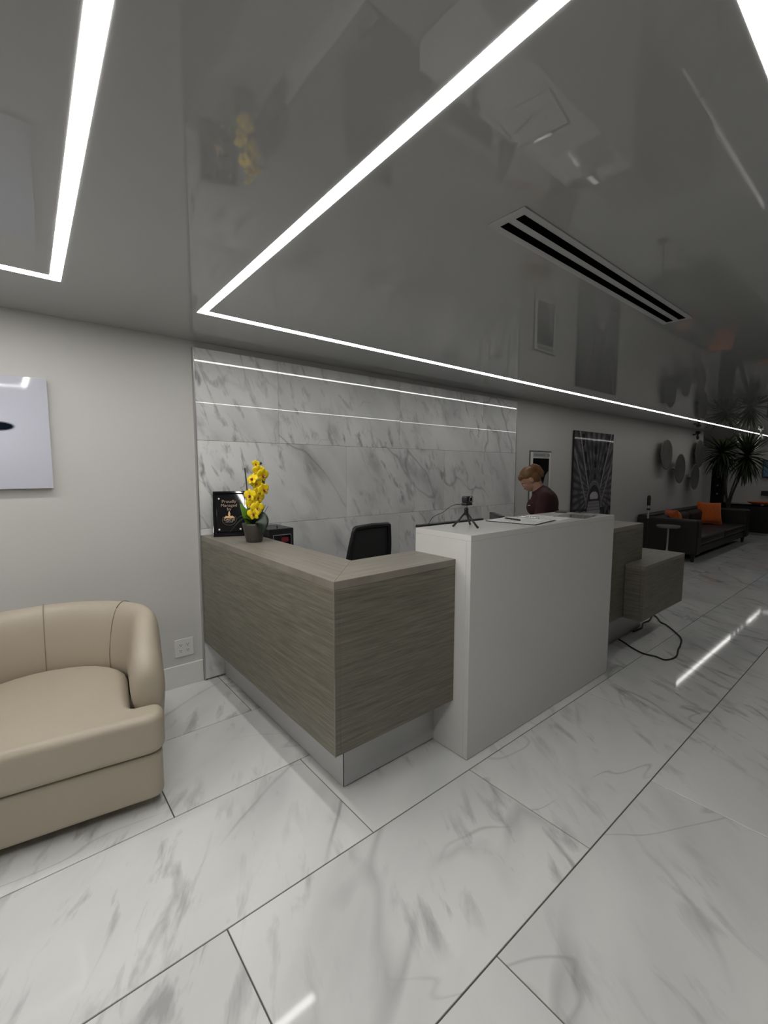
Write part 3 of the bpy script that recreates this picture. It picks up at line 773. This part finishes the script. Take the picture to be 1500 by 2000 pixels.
# monitors
def monitor(label, loc, rz, w, h, ztop):
    t = thing('monitor', label, 'monitor', loc, (0, 0, rz))
    zt = ztop-loc[2]
    obj('screen_shell', box(-w/2, w/2, -0.02, 0.015, zt-h, zt, 0.004, 2), 'black', t)
    obj('display', box(-w/2+0.01, w/2-0.01, 0.0152, 0.0165, zt-h+0.015, zt-0.01), 'gloss', t)
    obj('stand', box(-0.025, 0.025, -0.035, -0.0205, 0.01, zt-h*0.5, 0.003, 1), 'black', t)
    obj('foot', box(-0.11, 0.11, -0.085, 0.06, 0, 0.012, 0.003, 1), 'black', t)
monitor('wide black monitor just behind the tall white counter', (2.190, 1.945, 0.745), 0.0, 0.62, 0.36, 1.184)
monitor('small angled black monitor right of the webcam, behind the white counter', (2.715, 1.975, 0.745), 0.885, 0.30, 0.22, 1.196)

# webcam on tripod
def webcam():
    t = thing('webcam_tripod', 'small black webcam on a mini tripod on the white counter', 'webcam', (2.0, 1.66, ZW))
    hub = Vector((-0.005, 0.0, 0.078))
    for x, y in ((-0.064, 0.045), (-0.008, -0.087), (0.086, 0.045)):
        f = Vector((x, y, 0.0)); d = f-hub; top = hub+Vector((d.x, d.y, 0)).normalized()*0.010
        lg = obj('leg', tube([top, top.lerp(f, .5), f+Vector((0, 0, .004))], [0.0052, 0.0056, 0.006], 10), 'black', t, smooth=True)
        obj('foot', ball(f+Vector((0, 0, .006)), 0.0062, None, None, 10, 6), 'rubber', lg, smooth=True)
    obj('hub', cyl(0.013, 0.012, 0.068, 0.092, 16, None, hub.x, hub.y), 'black', t)
    obj('ball_head', ball((hub.x, hub.y, 0.100), 0.0125), 'black', t, smooth=True)
    obj('neck', cyl(0.005, 0.005, 0.108, 0.124, 10, None, hub.x, hub.y), 'steel', t)
    R3 = Matrix.Rotation(0.12, 4, 'Z')         # lens looks out to the right of the viewer
    M = Matrix.Translation((hub.x, hub.y, 0.148)) @ R3
    b = box(-0.032, 0.030, -0.022, 0.014, -0.024, -0.008, 0.004, 2); b.transform(M); obj('clamp', b, 'black', t, smooth=False)
    b = box(-0.030, 0.034, -0.024, 0.016, -0.008, 0.030, 0.008, 3); b.transform(M); body = obj('body', b, 'black', t, smooth=True)
    b = lathe([(0.0115, 0), (0.0155, 0), (0.0155, 0.003), (0.0115, 0.003), (0.0115, 0)], 24); b.transform(M @ Matrix.Translation((0.006, -0.0245, 0.011)) @ Matrix.Rotation(PI/2, 4, 'X')); obj('lens_ring', b, 'silver', body, smooth=False)
    b = cyl(0.011, 0.010, 0, 0.002, 20); b.transform(M @ Matrix.Translation((0.006, -0.0245, 0.011)) @ Matrix.Rotation(PI/2, 4, 'X')); obj('lens', b, 'gloss', body)
    pts = [(-0.033, 0.002, 0.132), (-0.062, 0.055, 0.122), (-0.105, 0.085, 0.085), (-0.15, 0.115, 0.06), (-0.165, 0.14, 0.02), (-0.16, 0.165, -0.05), (-0.15, 0.172, -0.2)]
    obj('cable', tube(smooth_path(pts, 6), 0.0017, 6), 'rubber', t, smooth=True)
webcam()

# clipboard, papers, tablet
def sheet(name, w, h, mat, parent, loc=(0, 0, 0), rz=0.0, th=0.0012, curl=0.0):
    vs = []; fs = []; n = 8
    for j in range(2):
        for i in range(n+1):
            s = i/n
            vs.append((w*(s-.5), h*(j-.5), curl*max(0, s-0.55)**2*5))
    for i in range(n): fs.append((i, i+1, n+1+i+1, n+1+i))
    o = obj(name, (vs, fs), mat, parent, loc, (0, 0, rz)); m = o.modifiers.new('thickness', 'SOLIDIFY'); m.thickness = th; m.offset = 1
    return o
t = thing('clipboard', 'clipboard with printed form lying near the white counter edge', 'clipboard', (2.50, 1.63, ZW), (0, 0, 0.17))
obj('board', box(-0.165, 0.165, -0.165, 0.165, 0.0, 0.004, 0.0015, 1), 'black', t)
pp = sheet('form', 0.30, 0.31, 'paper', t, (-0.012, 0, 0.0045))
for k in range(9):
    obj('print_line', box(-0.12, 0.12-0.03*((k*7) % 4), -0.13+0.03*k, -0.126+0.03*k, 0.0014, 0.0017), 'ink', pp)
obj('clip', box(0.135, 0.163, -0.06, 0.06, 0.0045, 0.017, 0.003, 2), 'chrome', t)
t = thing('pen', 'black pen resting on the clipboard form', 'pen', (2.47, 1.675, ZW+0.0058), (0, 0, 1.28))
b = tube([(-0.075, 0, 0.005), (0.06, 0, 0.005), (0.075, 0, 0.004)], [0.005, 0.005, 0.0015], 10); obj('barrel', b, 'black', t, smooth=True)
obj('pocket_clip', box(-0.074, -0.035, -0.001, 0.001, 0.0101, 0.0122), 'steel', t)
t = thing('loose_paper', 'loose white sheets of paper lying right of the clipboard', 'paper', (2.79, 1.63, ZW+0.0003), (0, 0, 0.08))
a_ = sheet('sheet', 0.21, 0.29, 'paper', t, (0, 0, 0.0)); sheet('sheet', 0.21, 0.29, 'paper', t, (0.015, 0.01, 0.0014), 0.12)
for k in range(7): obj('print_line', box(-0.08, 0.075-0.02*((k*5) % 3), -0.10+0.03*k, -0.097+0.03*k, 0.0028, 0.0031), 'ink', a_)
t = thing('plastic_sleeve', 'glossy clear sleeve with paper curling up near the counter end', 'document sleeve', (3.055, 1.55, ZW+0.0003), (0, 0, 0.15))
sheet('insert', 0.28, 0.20, 'paper', t, (0, 0, 0), 0, 0.001, 0.008)
MT['clear'], nt_, b_ = new_mat('clear_plastic'); b_.inputs['Transmission Weight'].default_value = 0.9; b_.inputs['Roughness'].default_value = 0.06
nt_.links.new(mixc(nt_, noise(nt_, node(nt_, 'ShaderNodeTexCoord').outputs['Object'], 8), (0.9, 0.9, 0.9), (0.96, 0.96, 0.96)), b_.inputs['Base Color'])
sheet('cover', 0.30, 0.215, 'clear', t, (0, 0, 0.003), 0, 0.0008, 0.010)
t = thing('tablet', 'slim black tablet lying at the back of the white counter', 'tablet', (3.285, 1.712, ZW), (0, 0, 0.2))
obj('body', box(-0.065, 0.065, -0.095, 0.095, 0.0, 0.010, 0.003, 2), 'black', t)
obj('glass', box(-0.06, 0.06, -0.09, 0.09, 0.0101, 0.0108), 'gloss', t)

# floor cable
pts = [(4.10, 1.635), (4.05, 1.56), (3.995, 1.492), (3.933, 1.376), (3.945, 1.284), (3.935, 1.207), (4.065, 1.175), (4.253, 1.215), (4.375, 1.236), (4.58, 1.298), (4.832, 1.487), (4.896, 1.567), (5.023, 1.643), (5.062, 1.695), (4.859, 1.657), (4.729, 1.666), (4.577, 1.624), (4.40, 1.63)]
b = tube(smooth_path([(x, y, 0.007) for x, y in pts], 6), 0.0065, 8)
tag(obj('power_cable', b, 'rubber', smooth=True), 'black power cable looping over the floor below the low counter', 'cable')

# ================================================================== PERSON
def remeshed(name, parts, mat, voxel, parent, smooth_it=4):
    """parts: list of (centre, radii, rotation) ellipsoids and ('c', [(p, r), ...]) tapering chains, fused to one surface"""
    bm = bmesh.new()
    for p in parts:
        if p[0] == 'c':
            ch = p[1]; pts = []; rad = []
            for (a, ra), (b_, rb) in zip(ch, ch[1:]):
                n = max(2, int((Vector(b_)-Vector(a)).length/0.02))
                for k in range(n): pts.append(Vector(a).lerp(Vector(b_), k/n)); rad.append(ra+(rb-ra)*k/n)
            pts.append(Vector(ch[-1][0])); rad.append(ch[-1][1])
            tube(pts, rad, 14, bm)
            for q, r in ch: ball(q, r, None, bm, 14, 8)
        else: ball(p[0], p[1], p[2] if len(p) > 2 else None, bm, 24, 14)
    me = bpy.data.meshes.new(name); bm.to_mesh(me); bm.free()
    tmp = bpy.data.objects.new('tmp', me); COL.objects.link(tmp)
    m = tmp.modifiers.new('r', 'REMESH'); m.mode = 'VOXEL'; m.voxel_size = voxel
    m = tmp.modifiers.new('s', 'SMOOTH'); m.factor = 0.5; m.iterations = smooth_it
    dg = bpy.context.evaluated_depsgraph_get(); dg.update()
    out = bpy.data.meshes.new_from_object(tmp.evaluated_get(dg)); bpy.data.objects.remove(tmp)
    out.name = name; out.materials.clear(); out.materials.append(MT[mat])
    for p in out.polygons: p.use_smooth = True
    o = bpy.data.objects.new(name, out); put(o, parent); return o
def person():
    # local +x = the way the person faces (image left), +y = the person's left (towards the viewer)
    face = math.atan2(0.85, -0.53)
    t = thing('person', 'person in a dark maroon shirt bending forward behind the white counter', 'person', (3.74, 2.32, 0), (0, 0, face))
    Ry = lambda a: Matrix.Rotation(a, 3, 'Y')
    tilt = Ry(0.72)                                      # head bowed
    hc = Vector((0.030, 0, 1.425)); HS = 0.88
    def hd(x, y, z): return hc+tilt @ (Vector((x, y, z))*HS)
    def hand(wr, s, d):
        wr = Vector(wr); d = Vector(d).normalized(); side = Vector((0, 1, 0)); out = []
        palm = wr+d*0.045
        out.append((palm, (0.045, 0.036, 0.016), Ry(math.atan2(-d.z, d.x))))
        down = side.cross(d)*1.0
        for k, (oy, L) in enumerate(((0.027, 0.062), (0.009, 0.072), (-0.009, 0.068), (-0.026, 0.052))):
            b0 = palm+d*0.03+side*oy*s; b1 = b0+d*L*0.5+Vector((0, 0, -0.004)); b2 = b1+d*L*0.42+Vector((0, 0, -0.016))
            out.append(('c', [(b0, 0.0088), (b1, 0.0082), (b2, 0.0068)]))
        b0 = palm-d*0.025+side*0.028*s*-1; b1 = b0+d*0.03+side*0.024*s*-1+Vector((0, 0, -.008)); b2 = b1+d*0.03+side*0.004*s*-1
        out.append(('c', [(b0, 0.011), (b1, 0.010), (b2, 0.0075)]))
        return out
    sk = [(hd(0, 0, 0.02), (0.082, 0.065, 0.089), tilt), (hd(0.028, 0, -0.045), (0.055, 0.050, 0.062), tilt), (hd(0.055, 0, -0.085), (0.026, 0.028, 0.020), tilt),
          (hd(0.088, 0, -0.025), (0.010, 0.011, 0.026), tilt @ Ry(0.28)), (hd(0.098, 0, -0.040), (0.013, 0.013, 0.010), tilt),
          (hd(0.080, 0, -0.064), (0.014, 0.022, 0.009), tilt), (hd(0.078, 0, 0.022), (0.016, 0.05, 0.012), tilt),
          (hd(0.060, 0.034, -0.028), (0.022, 0.022, 0.022), tilt), (hd(0.060, -0.034, -0.028), (0.022, 0.022, 0.022), tilt),
          ('c', [(hd(-0.03, 0, -0.04), 0.052), ((-0.045, 0, 1.345), 0.055), ((-0.075, 0, 1.29), 0.075), ((-0.10, 0, 1.12), 0.10), ((-0.16, 0, 0.94), 0.105)])]
    for s in (-1, 1):
        sk += [(hd(-0.012, s*0.072, -0.012), (0.018, 0.008, 0.030), tilt)]
        sk += [('c', [((-0.09, s*0.10, 1.30), 0.05), ((-0.10, s*0.165, 1.275), 0.048), ((-0.05, s*0.21, 1.03), 0.038), ((0.10, s*0.18, 0.86), 0.030), ((0.15, s*0.17, 0.835), 0.024)])]
        sk += hand((0.155, s*0.17, 0.833), s, (0.93, 0, -0.36))
        sk += [('c', [((-0.17, s*0.08, 0.88), 0.09), ((-0.13, s*0.095, 0.50), 0.055), ((-0.16, s*0.10, 0.30), 0.05), ((-0.17, s*0.10, 0.09), 0.036)]), ('c', [((-0.18, s*0.10, 0.045), 0.036), ((-0.04, s*0.11, 0.032), 0.03)])]
    remeshed('body', sk, 'skin', 0.0055, t, 3)
    for s in (-1, 1):
        e = obj('eye', ball(hd(0.080, s*0.029, -0.003), (0.0075, 0.012, 0.007), tilt, None, 12, 8), 'paper', t, smooth=True)
        obj('iris', ball(hd(0.0855, s*0.029, -0.005), (0.003, 0.005, 0.005), tilt, None, 10, 6), 'stick', e, smooth=True)
        obj('eyebrow', ball(hd(0.088, s*0.030, 0.018), (0.005, 0.018, 0.0035), tilt, None, 10, 6), 'hair', t, smooth=True)
    obj('lips', ball(hd(0.0925, 0, -0.0635), (0.005, 0.019, 0.0065), tilt, None, 12, 8), 'lips', t, smooth=True)
    sh = [(Vector((-0.10, 0, 1.20)), (0.125, 0.185, 0.14), Ry(0.25)), (Vector((-0.03, 0.06, 1.175)), (0.085, 0.085, 0.085)), (Vector((-0.03, -0.06, 1.175)), (0.085, 0.085, 0.085)),
          (Vector((-0.135, 0, 1.21)), (0.095, 0.15, 0.13), Ry(0.1)),
          ('c', [((-0.065, 0, 1.318), 0.066), ((-0.085, 0, 1.28), 0.095)]),
          (Vector((-0.12, 0, 1.05)), (0.135, 0.17, 0.19)), (Vector((-0.16, 0, 0.90)), (0.135, 0.18, 0.13))]
    for s in (-1, 1):
        sh += [('c', [((-0.09, s*0.08, 1.295), 0.062), ((-0.10, s*0.165, 1.272), 0.062), ((-0.06, s*0.205, 1.06), 0.055), ((-0.03, s*0.205, 1.005), 0.052)])]
    remeshed('shirt', sh, 'maroon', 0.008, t, 5)
    tr = [(Vector((-0.17, 0, 0.87)), (0.130, 0.175, 0.12))]
    for s in (-1, 1):
        tr += [('c', [((-0.17, s*0.085, 0.86), 0.105), ((-0.13, s*0.097, 0.50), 0.075), ((-0.16, s*0.10, 0.30), 0.068), ((-0.17, s*0.10, 0.07), 0.058)])]
    remeshed('trousers', tr, 'trouser', 0.010, t, 4)
    for s in (-1, 1):
        remeshed('shoe', [('c', [((-0.20, s*0.10, 0.045), 0.043), ((-0.10, s*0.105, 0.046), 0.044), ((-0.02, s*0.11, 0.038), 0.036)])], 'black', 0.007, t, 3)
    hr = [(hd(-0.020, 0, 0.052), (0.084, 0.073, 0.076), tilt), (hd(-0.045, 0, 0.0), (0.062, 0.068, 0.074), tilt), (hd(-0.045, 0, -0.035), (0.045, 0.060, 0.05), tilt),
          (hd(0.045, 0, 0.072), (0.040, 0.060, 0.036), tilt),
          ('c', [(hd(-0.085, 0, 0.085), 0.020), (hd(-0.118, 0, 0.088), 0.025), (hd(-0.142, 0, 0.045), 0.025), (hd(-0.140, 0, -0.02), 0.021), (hd(-0.118, 0, -0.06), 0.008)])]
    remeshed('hair', hr, 'hair', 0.006, t, 3)
    obj('hair_tie', tube([hd(-0.098+0.0, 0.023*math.cos(a), 0.086+0.023*math.sin(a)) for a in [2*PI*k/16 for k in range(17)]], 0.006, 6), 'black', t, smooth=True)
    obj('chest_print', box(-0.004, 0.004, -0.022, 0.022, -0.004, 0.004, 0.002, 1), 'paper', t, (0.024, 0.125, 1.195), (0, 0.1, -0.75))
person()

# ================================================================== LOUNGE END
def sofa():
    t = thing('sofa', 'dark brown leather sofa with orange cushions against the back wall', 'sofa', (8.48, 2.26, 0))
    Lx, D = 3.42, 0.93
    obj('base', box(0.02, Lx-0.02, 0.04, D, 0.12, 0.25, 0.02, 2), 'sofa', t)
    for k in range(2):
        x0 = 0.24+k*(Lx-0.48)/2
        obj('seat_cushion', box(x0+0.002, x0+(Lx-0.48)/2-0.002, 0.02, 0.72, 0.252, 0.40, 0.04, 3), 'sofa', t, smooth=True)
        obj('back_cushion', box(x0+0.002, x0+(Lx-0.48)/2-0.002, 0.60, 0.80, 0.40, 0.70, 0.06, 3), 'sofa', t, smooth=True)
    obj('backrest', box(0.02, Lx-0.02, 0.78, D, 0.25, 0.735, 0.03, 3), 'sofa', t)
    for x0 in (0, Lx-0.23):
        obj('arm', box(x0, x0+0.23, 0.0, D, 0.12, 0.70, 0.035, 3), 'sofa', t)
    for x in (0.1, Lx-0.12):
        for y in (0.08, D-0.1): obj('leg', cyl(0.022, 0.034, 0.0, 0.12, 14, None, x, y), 'black', t)
sofa()
def pillow(label, loc, rot, s=0.44, th=0.085):
    vs = []; fs = []; n = 14
    for side in (1, -1):
        o = len(vs)
        for j in range(n+1):
            for i in range(n+1):
                u, v = -1+2*i/n, -1+2*j/n
                k = (1-u**4)*(1-v**4)
                pin = 1-0.13*(1-abs(u)**2*abs(v)**2)*(abs(u)**3+abs(v)**3)*0.6
                vs.append((u*s/2*pin, side*(th*k**0.5+0.002), v*s/2*pin))
        for j in range(n):
            for i in range(n):
                q = [o+j*(n+1)+i, o+j*(n+1)+i+1, o+(j+1)*(n+1)+i+1, o+(j+1)*(n+1)+i]
                fs.append(q if side < 0 else q[::-1])
    t = thing('throw_pillow', label, 'pillow', loc, rot, 'orange pillows on the sofa')
    obj('cover', (vs, fs), 'orange', t, smooth=True)
    e = s/2*0.985
    e = s/2; c_ = e*0.995
    edge = smooth_path([(-c_, 0, -c_), (0, 0, -e*.922), (c_, 0, -c_)], 5)[:-1]+smooth_path([(c_, 0, -c_), (e*.922, 0, 0), (c_, 0, c_)], 5)[:-1]+smooth_path([(c_, 0, c_), (0, 0, e*.922), (-c_, 0, c_)], 5)[:-1]+smooth_path([(-c_, 0, c_), (-e*.922, 0, 0), (-c_, 0, -c_)], 5)
    obj('piping', tube(edge, 0.006, 6), 'orange', t)
pillow('large orange cushion leaning on the far sofa end', (11.10, 2.78, 0.625), (-0.3, 0.05, -0.85), 0.46)
pillow('orange cushion half hidden behind the near sofa arm', (9.20, 2.83, 0.60), (-0.25, 0.0, 0.75), 0.42)

t = thing('side_table', 'small round side table on a chrome pedestal beside the sofa arm', 'side table', (8.02, 2.54, 0))
obj('top', lathe([(0, 0.60), (0.15, 0.60), (0.166, 0.615), (0.168, 0.632), (0.163, 0.636), (0, 0.636)], 40), 'ttop', t, smooth=False)
obj('pedestal', cyl(0.014, 0.014, 0.26, 0.60, 16), 'chrome', t)
for k in range(3):
    a = 2*PI*k/3+0.4
    obj('foot', tube(smooth_path([(0, 0, 0.28), (0.03*math.cos(a), 0.03*math.sin(a), 0.20), (0.07*math.cos(a), 0.07*math.sin(a), 0.09), (0.14*math.cos(a), 0.14*math.sin(a), 0.008)], 5), 0.008, 8), 'chrome', t, smooth=True)

t = thing('handle_pole', 'slim black pole with a grip and silver collar before the sofa', 'pole', (7.33, 2.60, 0))
obj('foot', cyl(0.10, 0.095, 0.0, 0.03, 28), 'black', t)
obj('shaft', cyl(0.013, 0.013, 0.03, 0.79, 14), 'black', t)
obj('silver_shaft', cyl(0.014, 0.014, 0.79, 0.915, 14), 'steel', t)
obj('clamp', box(-0.022, 0.022, -0.02, 0.02, 0.915, 0.945, 0.004, 2), 'black', t)
obj('silver_shaft', cyl(0.015, 0.015, 0.945, 0.985, 14), 'steel', t)
obj('grip', lathe([(0, 0.985), (0.02, 0.985), (0.024, 1.0), (0.024, 1.11), (0.018, 1.135), (0, 1.14)], 18), 'rubber', t, smooth=True)

# far console, column, plant, tv
t = thing('console_cabinet', 'long low black console cabinet at the far end of the lounge', 'cabinet', (13.28, 0.6, 0))
obj('body', box(0, 0.5, 0, 2.60, 0.06, 0.68, 0.004, 1), 'sofa', t)
obj('top', box(-0.012, 0.51, -0.01, 2.61, 0.681, 0.715, 0.003, 1), 'gloss', t)
for k in range(4): obj('door', box(-0.016, -0.0005, 0.02+k*0.645, 0.645+k*0.645, 0.07, 0.665, 0.002, 1), 'sofa', t)
obj('plinth', box(0.06, 0.44, 0.06, 2.54, 0.0, 0.0595), 'steel', t)
t = thing('serving_tray', 'orange oval tray lying on the black console', 'tray', (13.53, 2.25, 0.715))
obj('dish', lathe([(0, 0.002), (0.24, 0.0), (0.31, 0.03), (0.33, 0.055), (0.32, 0.057), (0.29, 0.034), (0.23, 0.010), (0, 0.012)], 40), 'orange', t, smooth=True).scale = (0.7, 1.25, 1)
obj('orange_object', ball((0, 0.0, 0.04), (0.07, 0.12, 0.03)), 'orange', t, smooth=True)
t = thing('column_cabinet', 'tall narrow black column cabinet standing behind the plant', 'cabinet', (12.96, 2.985, 0))
obj('body', box(0, 0.25, 0, 0.27, 0.03, 1.80, 0.008, 2), 'gloss', t)
obj('plinth', box(0.02, 0.23, 0.02, 0.25, 0.0, 0.03), 'black', t)
for k in range(4):
    b = cyl(0.022, 0.022, 0, 0.006, 20); b.transform(Matrix.Translation((0, 0.135, 0.95+0.2*k)) @ Matrix.Rotation(-PI/2, 4, 'Y')); obj('round_boss', b, 'ink', t)

def dracaena():
    t = thing('potted_dracaena', 'tall dracaena with spiky dark leaves touching the ceiling beside the sofa', 'plant', (12.55, 2.78, 0))
    obj('planter', lathe([(0, 0), (0.15, 0), (0.16, 0.02), (0.20, 0.42), (0.205, 0.44), (0.19, 0.44), (0.18, 0.38), (0, 0.38)], 32), 'gloss', t, smooth=False)
    obj('soil', lathe([(0, 0.392), (0.10, 0.39), (0.178, 0.385), (0.178, 0.381), (0, 0.381)], 24), 'soil', t)
    crowns = [((0.0, 0.19, 1.92), 0.50, 125), ((0.03, -0.25, 1.82), 0.50, 125)]
    for i, (c, L, n) in enumerate(crowns):
        c = Vector(c)
        obj('trunk', tube(smooth_path([(0.02-0.05*i, -0.02+0.03*i, 0.38), (c.x*0.25, c.y*0.2+0.02, 0.9), (c.x*.75, c.y*.7, 1.45), tuple(c)], 6), [0.022]*19, 8), 'trunk', t, smooth=True)
    obj('trunk', tube(smooth_path([(-0.06, 0.05, 0.38), (-0.03, 0.0, 0.9), (-0.06, -0.12, 1.4), (-0.03, -0.22, 1.72)], 6), [0.017]*19, 8), 'trunk', t, smooth=True)
    def leaf_mesh(L, wd, droop, mat):
        vs = []; fs = []; n = 7
        for i in range(n+1):
            s = i/n; w_ = wd*(1-s**2.2)*(0.55+0.45*min(1, s*4))
            x = L*(s-0.12*droop*s*s); z = -droop*L*s*s*0.55
            vs += [(x, -w_, z+w_*0.5), (x, 0, z), (x, w_, z+w_*0.5)]
        for i in range(n):
            for k in range(2): fs.append((i*3+k, i*3+k+1, i*3+k+4, i*3+k+3))
        me = bpy.data.meshes.new('leaf'); me.from_pydata(vs, [], fs); me.materials.append(MT[mat])
        for p in me.polygons: p.use_smooth = True
        return me
    ms = [leaf_mesh(0.60, 0.028, d, 'leaf') for d in (0.1, 0.5, 0.95, 1.3)]
    my = [leaf_mesh(0.40, 0.014, 0.1, 'leafy'), leaf_mesh(0.42, 0.014, 0.35, 'leafy')]
    for ci, (c, L, n) in enumerate(crowns):
        for k in range(n):
            s = k/n; az = k*2.39996+ci
            el = 1.40-2.75*s+random.uniform(-.12, .12)
            yng = ci == 0 and s < 0.18
            if el > 0.75: me = my[k % 2] if yng else ms[0]
            elif el > 0.2: me = ms[1] if k % 2 else ms[0]
            elif el > -0.35: me = ms[2] if k % 2 else ms[1]
            else: me = ms[1] if k % 2 else ms[0]
            o = bpy.data.objects.new('leaf', me); put(o, t)
            o.location = Vector(c)+Vector((0, 0, 0.06-0.16*s)); o.rotation_euler = (random.uniform(-.3, .3), -el, az)
            sc = random.uniform(.85, 1.08); 
            zt = o.location.z+math.sin(el)*0.55*sc
            o.scale = (sc*min(1.0, (HC-0.03-o.location.z)/max(0.01, zt-o.location.z)) if zt > HC-0.03 else sc, max(sc, .8), sc)
dracaena()
t = thing('television', 'black television with dim blue screen on the far end wall', 'television', (XR, 2.46, 1.30))
obj('case', box(-0.06, -0.012, -0.44, 0.44, 0, 0.50, 0.006, 2), 'black', t)
obj('wall_mount', box(-0.012, 0.0, -0.15, 0.15, 0.15, 0.35), 'black', t)
obj('display', box(-0.0615, -0.0602, -0.42, 0.42, 0.03, 0.475), 'screen', t)
t = thing('sound_bar', 'small black speaker bar on the end wall below the television', 'speaker', (XR, 2.46, 0.80))
obj('case', box(-0.10, 0.0, -0.42, 0.42, 0, 0.13, 0.01, 2), 'black', t)
obj('grille', box(-0.1015, -0.1002, -0.40, 0.40, 0.015, 0.115), 'mesh', t)
t = thing('security_camera', 'small white security camera under the ceiling near the plant', 'camera', (13.6, 2.50, HC))
obj('mount', cyl(0.022, 0.022, -0.075, 0.0, 20), 'socket', t)
obj('case', box(-0.07, 0.07, -0.055, 0.055, -0.16, -0.075, 0.012, 2), 'socket', t)
b = cyl(0.025, 0.02, 0, 0.015, 18); b.transform(Matrix.Translation((-0.07, 0, -0.125)) @ Matrix.Rotation(-PI/2, 4, 'Y')); obj('lens', b, 'gloss', t)
t = thing('wall_sensor', 'small black sensor on a bracket high on the wall above the discs', 'sensor', (11.33, YW, 2.27))
obj('bracket', box(-0.02, 0.02, -0.06, 0.0, -0.015, 0.015, 0.004, 1), 'black', t)
obj('upper_body', ball((0, -0.09, 0.04), (0.05, 0.05, 0.035)), 'black', t, smooth=True)
obj('lower_body', lathe([(0, -0.11), (0.022, -0.10), (0.03, -0.05), (0.018, 0.0), (0.018, 0.02), (0, 0.02)], 16), 'black', t, (0, -0.09, 0), smooth=True)
